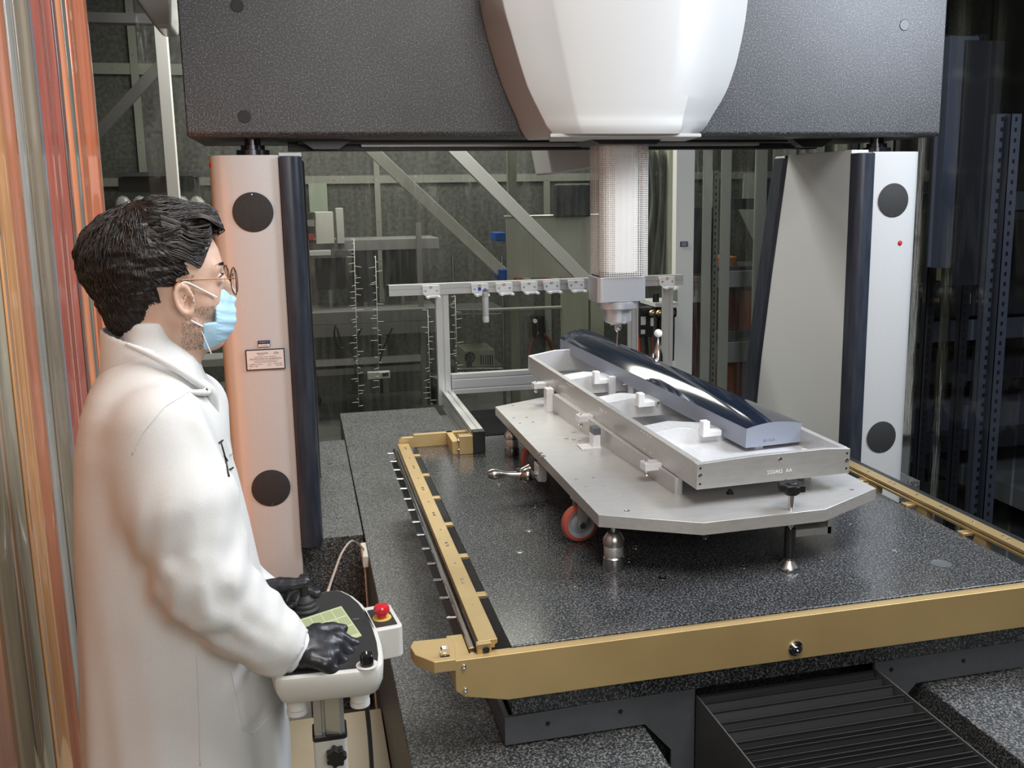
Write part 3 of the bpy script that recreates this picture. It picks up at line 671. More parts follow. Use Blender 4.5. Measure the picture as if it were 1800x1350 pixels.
# ------------------------------------------------------------------ mirror blank
mb = thing('mirror_blank', 'long dark polished mirror blank with convex top and ground grey sides', 'mirror', (1.391, 2.800, .999), R(5.7), rx=R(2.57))
Lm, Wm = 1.70, .212
def hz(y): t = y/Lm; return .0665-.0135*t
def crest(y):
    t = y/Lm; return .014+.030*math.sin(min(1, t*1.15)*math.pi*.5)*(1-.15*t)
nx, ny = 24, 60
bm = BM(); top = [[bm.verts.new((Wm*i/nx, Lm*j/ny, hz(Lm*j/ny)+crest(Lm*j/ny)*(1-((i/nx-.5)*2)**2))) for i in range(nx+1)] for j in range(ny+1)]
for j in range(ny):
    for i in range(nx): bm.faces.new((top[j][i], top[j][i+1], top[j+1][i+1], top[j+1][i])).smooth = True
obj('polished_face', bm, LENS, mb, local=True, smooth=True, label='dark polished convex face')
bm = BM(); rim = [top_ for top_ in []]
prof_f = [(Wm*i/nx, hz(0)+crest(0)*(1-((i/nx-.5)*2)**2)) for i in range(nx+1)]
e = .0006
fr = [bm.verts.new((x, 0, z-e)) for x, z in prof_f]; bk = [bm.verts.new((Wm*i/nx, Lm, hz(Lm)+crest(Lm)*(1-((i/nx-.5)*2)**2)-e)) for i in range(nx+1)]
bl = [bm.verts.new((0, 0, 0)), bm.verts.new((Wm, 0, 0)), bm.verts.new((Wm, Lm, 0)), bm.verts.new((0, Lm, 0))]
bm.faces.new([bl[0], bl[1]]+fr[::-1]); bm.faces.new([bl[2], bl[3]]+bk); bm.faces.new((bl[3], bl[0], fr[0], bk[0])); bm.faces.new((bl[1], bl[2], bk[-1], fr[-1])); bm.faces.new((bl[0], bl[3], bl[2], bl[1]))
bmesh.ops.recalc_face_normals(bm, faces=bm.faces[:])
obj('ground_body', bm, LENSS, mb, local=True, smooth=False, label='ground grey blue body of the blank')
text('etched_mark', '80115-06', .012, mat('etch_mark', (.17, .19, .25), .6), _mw(mb) @ frame((Wm*.42, -.0004, .018), (1, 0, 0), (0, 0, 1)), mb, .0002)

# ------------------------------------------------------------------ reference sphere
sx_, sy_ = pt(1157, 586, 3.95).x, 3.95
k = 3.95*1.0/1683
rs = thing('reference_sphere', 'white calibration ball on a conical steel stand behind the mirror', 'calibration sphere', (sx_, sy_, T))
zb_ = pt(1157, 586, sy_).z
obj('ball', sph(BM(), (sx_, sy_, zb_), .0185, seg=32), mat('ceramic_white', (.86, .85, .82), .22), rs)
zz = [pt(1157, y, sy_).z for y in (594, 598, 603, 610, 622, 640, 650)]
obj('cone', lathe(BM(), [(.0045, zz[0]), (.006, zz[1]), (.0085, zz[2]), (.014, zz[3]), (.0255, zz[4]), (.027, zz[5]), (.027, zz[6])], (sx_, sy_, 0), seg=36), SHINE, rs)
obj('post', lathe(BM(), [(.026, T), (.026, T+.01), (.024, T+.012), (.024, zz[6]-.004)], (sx_, sy_, 0), seg=36), STEEL, rs)

# ------------------------------------------------------------------ probe changer rack of aluminium profile
rk = thing('probe_rack', 'aluminium profile rack with a long top bar of white probe holders', 'rack', (.72, 4.9, .72))
def profile(name, x0, x1, y0, y1, z0, z1, axis, parent, g=.010, dpt=.006, slots=1):
    """T-slot profile: a grooved bar along the axis"""
    def ring(w, h, nw, nh):
        P = []
        def side(a, b, n):
            L_ = math.dist(a, b); out = [a]
            ux, uy = (b[0]-a[0])/L_, (b[1]-a[1])/L_
            for i in range(n):
                c = L_*(i+.5)/n
                for s, d_ in ((c-g/2, 0), (c-g/2, dpt), (c+g/2, dpt), (c+g/2, 0)): out.append((a[0]+ux*s-uy*d_, a[1]+uy*s+ux*d_))
            return out
        P += side((0, 0), (w, 0), nw)+side((w, 0), (w, h), nh)+side((w, h), (0, h), nw)+side((0, h), (0, 0), nh); return P
    dim = {'x': (y0, y1, z0, z1, x0, x1), 'y': (x0, x1, z0, z1, y0, y1), 'z': (x0, x1, y0, y1, z0, z1)}[axis]
    w, h = dim[1]-dim[0], dim[3]-dim[2]; m_ = min(w, h)
    nw, nh = max(1, round(w/m_)), max(1, round(h/m_))
    poly = [(dim[0]+p[0], dim[2]+p[1]) for p in ring(w, h, nw, nh)]
    return obj(name, prism(BM(), poly, dim[4], dim[5], axis), ALUP, parent, smooth=False)
profile('base_rail', .69, .742, 4.03, 4.90, T+.0, T+.098, 'y', rk)
obj('end_cap', B(.6895, .7425, 3.983, 4.029, T+.001, T+.099), BLACK, rk, bevel=.002)
profile('post', .672, .738, 4.90, 4.945, .74, 1.325, 'z', rk)
profile('cross_rail', .742, 1.98, 4.90, 4.945, .795, .90, 'x', rk)
profile('post', 1.93, 1.98, 4.90, 4.945, .90, 1.325, 'z', rk)
profile('post', pt(1106, 600, 4.92).x, pt(1122, 600, 4.92).x, 4.92, 4.95, .90, 1.32, 'z', rk, g=.006)
za, zb2 = pt(681, 502, 4.885).z, pt(681, 521, 4.885).z
profile('top_bar', .432, 2.03, 4.88, 4.93, zb2, za, 'x', rk, g=.008)
obj('end_cap', B(.424, .4325, 4.878, 4.932, zb2-.001, za+.001), BLACK, rk)
for px_ in (742, 828, 871, 915, 955, 998, 1158):
    a = pt(px_, 505, 4.875); w_ = .088
    z0 = zb2-.004; z1 = za-.006
    h_ = obj('probe_holder', prism(prism(BM(), [(a.x, z0+.010), (a.x+.014, z0), (a.x+w_, z0), (a.x+w_, z1), (a.x, z1)], 4.862, 4.878, 'y'),
             [(a.x+.012, z0-.006), (a.x+.075, z0-.006), (a.x+.075, z0+.004), (a.x+.012, z0+.004)], 4.820, 4.862, 'y'), DELRIN, rk, bevel=.001)
    for dx in (.012, .068): obj('holder_prong', B(a.x+dx, a.x+dx+.014, 4.79, 4.83, z0-.006, z0+.004), DELRIN, h_)
    for dx in (.016, w_-.016): obj('screw', bolt(BM(), (a.x+dx, 4.862, (z0+z1)/2), (0, -1, 0), .006, .002), STEEL, h_)
    obj('holder_pad', B(a.x+.036, a.x+.05, 4.858, 4.862, z1-.016, z1-.002), mat('tan_pad', (.45, .42, .32), .6), h_)
c = pt(853, 515, 4.80); zt_, zb_ = pt(853, 513, 4.80).z, pt(853, 567, 4.80).z
pm = thing('probe_module', 'grey cylindrical probe hanging upright from the rack bar', 'probe', (c.x, 4.80, zb_))
hh = zt_-zb_
obj('barrel', lathe(BM(), [(.013, 0), (.0165, .004), (.0165, hh*.20), (.0155, hh*.21), (.0165, hh*.22), (.0165, hh*.82), (.0155, hh*.83), (.0165, hh*.84), (.0165, hh*.97), (.012, hh)], (c.x, 4.80, zb_), seg=28), PANEL, pm)
bm = cyl(BM(), (c.x, 4.80, zt_), (c.x, 4.80, zt_+.018), .008, 16); cyl(bm, (c.x-.012, 4.795, zt_), (c.x-.012, 4.795, zt_+.012), .003, 8); cyl(bm, (c.x+.012, 4.795, zt_), (c.x+.012, 4.795, zt_+.012), .003, 8)
obj('coupling', bm, SHINE, pm)
obj('blue_cap', B(c.x-.034, c.x-.020, 4.805, 4.82, zt_+.006, zt_+.024), mat('blue_plastic', (.01, .06, .45), .4), pm, label='small blue cap beside the probe')

# ------------------------------------------------------------------ joystick console on its stand
cn = thing('control_console', 'pale grey joystick console with green screen on an adjustable stand', 'control panel', (.02, 1.72, 0))
ZC = 1.05
# outline of the panel: straight near edge, curved right edge
out = [(-.066, 1.532), (.074, 1.525), (.090, 1.530), (.1005, 1.545), (.104, 1.575), (.105, 1.62), (.1015, 1.69), (.094, 1.75), (.083, 1.80), (.068, 1.842), (.050, 1.872), (.036, 1.882), (.012, 1.880), (-.095, 1.835), (-.112, 1.825), (-.118, 1.80), (-.082, 1.555), (-.078, 1.54)]
def inset(poly, d):
    n = len(poly); o_ = []
    for i in range(n):
        a, b, c_ = Vector(poly[i-1]), Vector(poly[i]), Vector(poly[(i+1) % n])
        n1 = Vector((-(b-a).y, (b-a).x)).normalized(); n2 = Vector((-(c_-b).y, (c_-b).x)).normalized(); nn = (n1+n2).normalized()
        o_.append(tuple(b+nn*d/max(.5, nn.dot(n1))))
    return o_
bm = BM(); lay = [(0, ZC), (.0, ZC-.012), (.002, ZC-.030), (.010, ZC-.052), (.022, ZC-.060)]
lay = [(.006, ZC), (.0015, ZC-.003), (0, ZC-.008), (.0015, ZC-.030), (.010, ZC-.050), (.022, ZC-.058)]
rg = [[bm.verts.new((x, y, z)) for x, y in inset(out, d)] for d, z in lay]
for a, b in zip(rg, rg[1:]):
    for i in range(len(out)): bm.faces.new((a[i], b[i], b[(i+1) % len(out)], a[(i+1) % len(out)]))
bm.faces.new(rg[0]); bm.faces.new(rg[-1][::-1]); bmesh.ops.recalc_face_normals(bm, faces=bm.faces[:])
CASE = mat('console_case', (.60, .60, .56), .38)
obj('case', bm, CASE, cn)
# carbon textured black face
cm = mat('console_face', (.02, .02, .021), .38); b = cm.node_tree.nodes['Principled BSDF']; mp = coords(cm, (300, 300, 300)); ck = N(cm, 'ShaderNodeTexChecker', i_Scale=1.0)
ck.inputs[1].default_value = (.010, .010, .011, 1); ck.inputs[2].default_value = (.055, .055, .055, 1); L(cm, mp, 0, ck, 0); L(cm, ck, 0, b, 'Base Color')
obj('face_plate', prism(BM(), inset(out, .009), ZC-.001, ZC+.0012), cm, cn)
SC = mat('lcd_green', (.42, .46, .26), .3, emit=((.42, .47, .25), .25))
s4 = [ptz(502, 1099, ZC), ptz(600, 1067, ZC), ptz(636, 1119, ZC)]; u1 = s4[1]-s4[0]; v1 = s4[2]-s4[1]
o4 = [s4[0], s4[1], s4[2], s4[0]+v1]
scr = obj('screen', prism(BM(), [(v.x, v.y) for v in o4], ZC+.001, ZC+.0022), SC, cn, label='pale green touch screen')
LG = mat('lcd_line', (.30, .34, .20), .4)
for r_ in range(3):
    for c_ in range(5):
        pa = s4[0]+u1*(.05+c_*.19)+v1*(.05+r_*.30); q4 = [pa, pa+u1*.165, pa+u1*.165+v1*.25, pa+v1*.25]
        obj('screen_key', prism(BM(), [(v.x, v.y) for v in q4], ZC+.0020, ZC+.0025), mat('lcd_key', (.36, .40, .23), .35), scr)
def joystick(x, y, top=.062, tiltx=0):
    j = obj('joystick_boot', lathe(BM(), [(.024, 0), (.026, .003), (.026, .006), (.021, .009), (.022, .012), (.022, .015), (.017, .018), (.018, .021), (.017, .024), (.011, .028), (.008, .032)], (x, y, ZC+.001), seg=32), mat('rubber_boot', (.025, .025, .026), .6), cn)
    obj('joystick_shaft', lathe(BM(), [(.0075, .02), (.0075, top-.008), (.009, top-.006), (.010, top), (.008, top+.004), (0, top+.005)], (x, y, ZC), seg=20), BLACK, j); return j
jp = ptz(537, 1066, ZC+.01); joystick(jp.x, jp.y, .070)
jq = ptz(585, 1150, ZC+.01); obj('joystick_shaft', lathe(BM(), [(.012, 0), (.010, .006), (.006, .010), (.006, .024), (.008, .028), (0, .030)], (jq.x, jq.y, ZC+.001), seg=20), BLACK, cn)
kp = ptz(645, 1160, ZC+.01)
kb = obj('speed_knob', lathe(BM(), [(.0115, 0), (.0115, .018), (.010, .020), (0, .020)], (kp.x, kp.y, ZC+.001), seg=28), mat('knob_black', (.01, .01, .01), .15), cn)
obj('knob_dial', lathe(BM(), [(.019, 0), (.019, .0005), (0, .0005)], (kp.x, kp.y, ZC+.001), seg=28), PAPER, kb)
obj('knob_mark', B(kp.x-.001, kp.x+.001, kp.y-.001, kp.y+.009, ZC+.021, ZC+.0215), PAPER, kb)
p = ptz(510, 1087, ZC); obj('status_ring', lathe(BM(), [(.007, 0), (.007, .0004), (.006, .0004), (.006, 0)], (p.x, p.y, ZC+.0012), seg=24), GREYW, cn)
p = ptz(626, 1089, ZC); obj('index_mark', B(p.x-.006, p.x+.006, p.y-.0006, p.y+.0006, ZC+.0012, ZC+.0016), GREYW, cn)
# emergency stop box
e1, e2, e3, e4 = ptz(641, 1082, ZC), ptz(671, 1066, ZC), ptz(700, 1085, ZC), ptz(662, 1106, ZC)
ex, ey = (e1.x+e3.x)/2, (e1.y+e3.y)/2
bx = rrect(.092, .150, 1.655, 1.765, .012)
M_ = Matrix.Translation((ex, ey, 0)) @ Matrix.Rotation(R(8), 4, 'Z') @ Matrix.Translation((-.121, -1.71, 0))
bm = BM(); lay = [(0.003, ZC+.001), (0, ZC-.003), (0, ZC-.05), (.002, ZC-.058)]
bm = prism(BM(), rrect(.092, .150, 1.655, 1.765, .012), ZC-.062, ZC+.0); bmesh.ops.transform(bm, matrix=M_, verts=bm.verts)
es = obj('stop_box', bm, CASE, cn, bevel=.004)
bm = prism(BM(), rrect(.101, .141, 1.665, 1.745, .002), ZC-.0005, ZC+.001); bmesh.ops.transform(bm, matrix=M_, verts=bm.verts); obj('stop_plate', bm, cm, es)
bc = ptz(671, 1078, ZC+.01)
obj('stop_ring', lathe(BM(), [(.018, 0), (.018, .001), (0, .001)], (bc.x, bc.y, ZC+.001), seg=32), mat('yellow_ring', (.62, .47, .10), .45), es)
obj('stop_button', lathe(BM(), [(.009, 0), (.009, .008), (.0135, .010), (.015, .014), (.015, .020), (.012, .025), (.005, .027), (0, .027)], (bc.x, bc.y, ZC+.001), seg=36), mat('stop_red', (.55, .02, .03), .2, coat=.5), es, label='red mushroom stop button')
for x, y in ((521, 1226), (632, 1214)):
    p = pt(x, y, 1.60)
    bm = lathe(BM(), [(.018, .966-.0), (.018, .992)], (p.x, 1.60, 0), seg=24); lathe(bm, [(.015, .958), (.0165, .958), (.0165, .966)], (p.x, 1.60, 0), seg=24); lathe(bm, [(.010, .945), (.0175, .948), (.0175, .957)], (p.x, 1.6, 0), seg=24)
    obj('clamp_foot', bm, mat('white_plastic', (.70, .70, .67), .35), cn)
pc = pt(577, 1260, 1.66); PX, PY = pc.x, 1.66
obj('upper_post', prism(BM(), [(PX-.026, PY-.02), (PX-.012, PY-.02), (PX-.012, PY-.012), (PX-.006, PY-.012), (PX-.006, PY-.02), (PX+.020, PY-.026), (PX+.028, PY-.02), (PX+.028, PY+.02), (PX-.026, PY+.02)], .80, .995), mat('post_aluminium', (.50, .50, .46), .32, .7), cn, bevel=.001)
obj('post_collar', prism(BM(), rrect(PX-.030, PX+.032, PY-.030, PY+.024, .008), .868, .876), BLACK, cn)
obj('lower_post', prism(BM(), rrect(PX-.029, PX+.031, PY-.029, PY+.023, .008), .05, .869), CASE, cn)
kc = Vector((PX+.010, PY-.031, .842))
star = [((.0165+.002*math.cos(7*a_))*math.cos(a_), (.0165+.002*math.cos(7*a_))*math.sin(a_)) for a_ in [2*math.pi*i/56 for i in range(56)]]
obj('clamp_knob', prism(BM(), [(kc.x+x, kc.z+y) for x, y in star], kc.y-.020, kc.y, 'y'), BLACK, cn, bevel=.002)
bm = BM()
for a_ in (45, 135, 225, 315):
    d_ = Vector((math.cos(R(a_)), math.sin(R(a_)), 0)); tube(bm, [Vector((PX, PY, .05)), Vector((PX, PY, .045))+d_*.16, Vector((PX, PY, .012))+d_*.28], .012, 10, 3)
obj('stand_feet', bm, CASE, cn)
solo('console_cable', tube(BM(), [(PX+.062, 1.63, .985), (PX+.068, 1.62, .94), (PX+.072, 1.62, .80), (PX+.07, 1.63, .5), (PX+.06, 1.64, .1), (PX+.09, 1.8, .008), (.02, 2.4, .008)], .0042, 8, 6), BLACK, 'black cable hanging down from below the joystick console', 'cable')
PINK = mat('cable_beige', (.50, .40, .33), .5)
c0, c1 = pt(640, 953, 3.7), pt(645, 962, 3.7)
g_ = [Vector(pt(576, 1040, 2.4)), Vector(pt(588, 1005, 2.8)), Vector(pt(602, 970, 3.2)), Vector(pt(620, 951, 3.5)), Vector((.190, 3.72, .43)), ]
solo('signal_cable', tube(BM(), g_, .004, 8, 6), PINK, 'thin beige cable arching from the granite edge behind the console', 'cable', smooth=True)
bm = box(BM(), .176, .199, 3.62, 3.78, .395, .442); cc_ = solo('cable_connector', bm, mat('connector_beige', (.62, .57, .5), .5), 'small beige connector on the edge of the granite base', 'connector', bevel=.004)
bm = tube(BM(), [(.185, 3.66, .40), (.186, 3.60, .2), (.186, 3.4, .0), (.188, 3.1, -.2)], .004, 8, 4)
solo('riser_cable', bm, PINK, 'beige cable running down the side of the granite base', 'cable')

# ------------------------------------------------------------------ smooth solids for the person
def surfnet(f, lo, hi, h):
    """surface of f = 0 over a grid (f takes arrays x, y, z)"""
    lo, hi = np.array(lo, float), np.array(hi, float); n = np.ceil((hi-lo)/h).astype(int)+1
    xs = [lo[i]+h*np.arange(n[i]) for i in range(3)]
    X, Y, Z = np.meshgrid(*xs, indexing='ij'); D = f(X, Y, Z); s = D < 0
    nx, ny, nz = n-1
    acc = np.zeros((nx, ny, nz, 3)); cnt = np.zeros((nx, ny, nz))
    cs = [(a, b, c) for a in (0, 1) for b in (0, 1) for c in (0, 1)]
    sl = lambda a, b, c, A: A[a:a+nx, b:b+ny, c:c+nz]
    for i, p in enumerate(cs):
        for q in cs[i+1:]:
            if sum(abs(p[k]-q[k]) for k in range(3)) != 1: continue
            d0, d1 = sl(*p, D), sl(*q, D); c = (d0 < 0) != (d1 < 0)
            t = np.where(c, d0/np.where(c, d0-d1, 1), 0)
            for k in range(3): acc[..., k] += np.where(c, p[k]+(q[k]-p[k])*t, 0)
            cnt += c
    act = cnt > 0; idx = -np.ones((nx, ny, nz), int); I = np.argwhere(act); idx[act] = np.arange(len(I))
    V = (acc[act]/cnt[act][:, None]+I)*h+lo
    F_ = []
    for ax in range(3):
        a = [slice(None)]*3; b = [slice(None)]*3; a[ax] = slice(0, -1); b[ax] = slice(1, None)
        E0, E1 = s[tuple(a)], s[tuple(b)]; ed = np.argwhere(E0 != E1)
        u, v = [(1, 2), (2, 0), (0, 1)][ax]
        ok = (ed[:, u] > 0) & (ed[:, v] > 0) & (ed[:, u] < n[u]-1) & (ed[:, v] < n[v]-1); ed = ed[ok]
        if not len(ed): continue
        fl = s[tuple(ed.T)]
        q = []
        for du, dv in ((-1, -1), (0, -1), (0, 0), (-1, 0)):
            e_ = ed.copy(); e_[:, u] += du; e_[:, v] += dv; q.append(idx[tuple(e_.T)])
        q = np.stack(q, 1); q[~fl] = q[~fl][:, ::-1]; F_.append(q)
    return V, np.concatenate(F_)
def smin(a, b, k): h = np.clip(.5+.5*(b-a)/k, 0, 1); return b+(a-b)*h-k*h*(1-h)
def smax(a, b, k): return -smin(-a, -b, k)
def ell(X, Y, Z, c, r, M=None):
    x, y, z = X-c[0], Y-c[1], Z-c[2]
    if M is not None: x, y, z = (M[0][0]*x+M[0][1]*y+M[0][2]*z, M[1][0]*x+M[1][1]*y+M[1][2]*z, M[2][0]*x+M[2][1]*y+M[2][2]*z)
    k0 = np.sqrt((x/r[0])**2+(y/r[1])**2+(z/r[2])**2); k1 = np.sqrt((x/r[0]**2)**2+(y/r[1]**2)**2+(z/r[2]**2)**2)
    return k0*(k0-1)/np.maximum(k1, 1e-9)
def cap(X, Y, Z, a, b, ra, rb=None):
    rb = ra if rb is None else rb; a, b = np.array(a, float), np.array(b, float); d = b-a
    t = np.clip(((X-a[0])*d[0]+(Y-a[1])*d[1]+(Z-a[2])*d[2])/(d@d), 0, 1)
    return np.sqrt((X-a[0]-t*d[0])**2+(Y-a[1]-t*d[1])**2+(Z-a[2]-t*d[2])**2)-(ra+(rb-ra)*t)
def chain(X, Y, Z, P, k=.006):
    D = None
    for (a, ra), (b, rb) in zip(P, P[1:]):
        d = cap(X, Y, Z, a, b, ra, rb); D = d if D is None else smin(D, d, k)
    return D
def vnoise(P, s, seed=0):
    return np.array([noise.noise(Vector((p[0]*s[0]+seed, p[1]*s[1]+seed*1.3, p[2]*s[2]))) for p in P])

pe = thing('person', 'person in a white lab coat, black gloves, blue face mask and round glasses', 'person', (-.25, 1.79, 0))
SKIN = noisy('skin', (.56, .36, .27), (.66, .45, .35), 26, .5, 0, bump=.10); SKIN.node_tree.nodes['Principled BSDF'].inputs['Subsurface Weight'].default_value = .12
SKIN.node_tree.nodes['Principled BSDF'].inputs['Subsurface Radius'].default_value = (.012, .005, .003)
COAT = noisy('coat_cotton', (.62, .62, .61), (.66, .66, .65), 500, .8, 0, bump=.15)
HAIR = noisy('dark_hair', (.006, .0045, .004), (.020, .013, .010), 60, .42, 0, (1, 1, 1), 3)
GLOVE = noisy('nitrile_glove', (.014, .014, .017), (.022, .022, .026), 60, .36, 0, bump=.25, rvar=.06)
MASKM = noisy('mask_blue', (.40, .64, .80), (.46, .70, .86), 300, .8, 0, bump=.2)
TROU = mat('dark_trousers', (.03, .032, .04), .8)

# head frame: x ahead, y to the left, z up, origin between the ears
HY = R(15)
fwd = Vector((math.cos(HY), math.sin(HY), 0)); lft = Vector((-math.sin(HY), math.cos(HY), 0))
ho = Vector(pt(325, 530, 1.72))+lft*.075
HM = Matrix(((fwd.x, lft.x, 0, ho.x), (fwd.y, lft.y, 0, ho.y), (0, 0, 1, ho.z), (0, 0, 0, 1)))
def hl(v): return (HM @ Vector(v))
def from_head(V): return [HM @ Vector(v) for v in V]
def body(X, Y, Z):
    Ya = np.abs(Y)
    d = ell(X, Y, Z, (-.038, 0, .062), (.104, .077, .090))
    d = smin(d, ell(X, Y, Z, (.012, 0, .055), (.062, .066, .068)), .03)
    d = smin(d, ell(X, Y, Z, (.018, 0, -.010), (.052, .057, .070)), .03)
    d = smin(d, ell(X, Ya, Z, (.034, .036, -.005), (.026, .022, .022)), .02)        # cheekbones
    d = smin(d, cap(X, Ya, Z, (.002, .050, -.045), (.050, .014, -.076), .016, .017), .022)  # jaw line
    d = smin(d, ell(X, Y, Z, (.056, 0, -.078), (.020, .020, .017)), .018)            # chin
    d = smin(d, cap(X, Ya, Z, (.066, .010, .052), (.054, .042, .052), .009, .010), .014)   # brows
    d = smax(d, -ell(X, Ya, Z, (.081, .033, .031), (.018, .018, .013)), .012)        # eye sockets
    d = smin(d, cap(X, Y, Z, (.066, 0, .046), (.092, 0, .002), .0085, .011), .012)    # nose
    d = smin(d, cap(X, Ya, Z, (.086, 0, -.004), (.080, .013, -.006), .008, .007), .008)
    d = smin(d, ell(X, Y, Z, (.070, 0, -.038), (.014, .024, .009)), .008)            # lips
    d = smin(d, ell(X, Ya, Z, (.0625, .031, .031), (.0122, .0140, .0122)), .002)         # lids over the eyeballs
    # neck
    d = smin(d, cap(X, Y, Z, (-.035, 0, -.035), (-.060, 0, -.175), .056, .062), .03)
    d = smin(d, cap(X, Y, Z, (.010, 0, -.075), (-.012, 0, -.155), .028, .030), .03)
    # ear on each side
    ex, ez = X+.002, Z-.004
    ca, sa = math.cos(R(-12)), math.sin(R(-12)); u, v = ca*ex-sa*ez, sa*ex+ca*ez
    rr = np.sqrt((u/.0155)**2+((v)/.027)**2)
    ear = np.maximum(np.abs(Ya-.078-.15*(-u))-.0045, (rr-1)*.0155)
    rim = np.sqrt(((rr-.90)*.0165)**2+(Ya-.0845+.15*u)**2)-.0034
    ear = smin(smax(ear, -ell(X, Ya, Z, (.002, .088, .001), (.0085, .012, .015)), .003), rim, .003)
    ear = smin(ear, cap(X, Ya, Z, (.006, .082, .020), (-.006, .083, -.010), .0026), .003)
    ear = smin(ear, ell(X, Ya, Z, (.004, .079, -.025), (.0065, .0045, .008)), .006)
    ear = smin(ear, ell(X, Ya, Z, (.011, .078, -.004), (.004, .005, .006)), .004)
    return smin(d, ear, .006)
V, Fc = surfnet(body, (-.16, -.10, -.19), (.115, .10, .165), .0030)
# face kept finely resolved, body and legs below it are one mesh with it: trousers are worn separately
hd_ = obj('body', (from_head(V), Fc), SKIN, pe, smooth=True)
s_ = hd_.modifiers.new('smooth', 'SMOOTH'); s_.iterations = 2; s_.factor = .5
for sg in (-1, 1):
    c = hl((.0640, .031*sg, .031)); e_ = obj('eye', sph(BM(), c, .0117, seg=24), mat('eye_white', (.75, .72, .70), .15), pe)
    obj('iris', sph(BM(), c+fwd*.0078, .0056, (.8, 1, 1), seg=16), mat('iris_brown', (.05, .025, .012), .1), e_)
    obj('eyelash', tube(BM(), [hl((.0685, .020*sg, .0385)), hl((.0745, .027*sg, .0405)), hl((.0735, .036*sg, .0400)), hl((.0650, .045*sg, .0355))], [.0006, .0013, .0014, .0007], 6, 5), BLACK, e_, smooth=True)
    bm = BM()
    for i in range(34):
        t = i/33; a = Vector((.0765-.020*t*t+.001, (.012+.036*t)*sg, .0535+.005*math.sin(t*2.6)-.003*t)); n_ = 3
        for k in range(3):
            p0 = a+Vector((.0, 0, (k-1)*.0016)); tube(bm, [hl(p0), hl(p0+Vector((.0018, .0035*sg, .0022))), hl(p0+Vector((.0005, .007*sg, .003)))], [.0006, .0005, .0002], 4, 2)
    obj('eyebrow', bm, HAIR, pe, smooth=True)
# stubble
def hairf(X, Y, Z):
    Ya = np.abs(Y)
    d = ell(X, Y, Z, (-.048, 0, .068), (.110, .087, .094))
    d = smin(d, ell(X, Y, Z, (-.012, 0, .105), (.080, .066, .066)), .03)
    d = smin(d, ell(X, Y, Z, (.048, 0, .135), (.028, .050, .026)), .02)       # quiff over the brow
    d = smin(d, ell(X, Y, Z, (-.085, 0, -.008), (.040, .055, .058)), .03)     # nape
    # cut away face, ear and neck
    cut = -(X-(.058+.50*(Z-.105)*(Z < .105)+(Z > .105)*.5))                   # front hairline
    edge = .030+.42*(Z-.055)
    d = smax(d, (X-np.clip(.034+.32*(Z-.045), -.004, .052)+(Ya < .045)*np.clip((.108-Z)*0, 0, 1)-(Z > .112)*.06), .006)
    # round the ear and down behind it
    d = smax(d, -(np.maximum((-(X+.030+.30*(Z+.02))), (Z-.028))), .005)
    d = smax(d, -(Z+.062+.16*(X+.08)), .006)
    return d
V, Fc = surfnet(hairf, (-.175, -.105, -.09), (.10, .105, .185), .0032)
V = np.array(V)
# comb marks: ridges that follow the flow of the hair from the crown forward and down
def flow(p):
    """direction of growth at p in the head frame"""
    c = Vector((-.085, 0, .125)); d = Vector(p)-c; dn = Vector((d.x, d.y*.6, d.z))
    if p[0] > -.03 and p[2] > .10: f_ = Vector((1, .15*math.sin(p[1]*70), .25-3.5*max(0, p[0]-.02)))
    elif p[0] > -.05 : f_ = Vector((.75, 0, -.55+3.0*(p[2]-.06)*.6))
    else: f_ = Vector((.25, 0, -1))
    return f_.normalized()
amp = vnoise(V, (28, 60, 95), 3)*.0048+vnoise(V, (60, 40, 150), 9)*.0022
ctr = np.array([-.03, 0, .06]); dv = V-ctr; dv /= np.linalg.norm(dv, axis=1)[:, None]
V2 = V+dv*amp[:, None]
hr = obj('hair', (from_head(V2), Fc), HAIR, pe, smooth=True)
# locks of hair lying over it
rnd = random.Random(11)
hv = [Vector(v) for v in V2]; bmh = BM(); hn = [Vector(x) for x in dv]
from mathutils.kdtree import KDTree
kd = KDTree(len(hv)); [kd.insert(v, i) for i, v in enumerate(hv)]; kd.balance()
def outside(p, lift):
    co, i, dist = kd.find(p); return co+hn[i]*lift
for i in rnd.sample(range(len(hv)), min(len(hv), 3600)):
    p = hv[i]
    if p.y > .045: continue
    ln = rnd.uniform(.020, .046)*(1.25 if p.z > .1 else .8); pts_ = [p]; w0 = rnd.uniform(.0004, .0012); ph = rnd.random()*6; am = rnd.uniform(.0, .35)
    for k in range(5):
        f_ = flow(pts_[-1]); n_ = hn[i]; f_ = (f_-n_*f_.dot(n_)); f_.normalize(); sd = n_.cross(f_)
        q_ = pts_[-1]+(f_+sd*am*math.sin(ph+k*1.3))*ln/5; q_ = outside(q_, rnd.uniform(.0004, .0022)+(.0018 if p.z > .1 else 0)); pts_.append(q_)
    tube(bmh, [hl(q) for q in pts_], [w0*.6, w0, w0*1.1, w0, w0*.7, w0*.15], 4, 1)
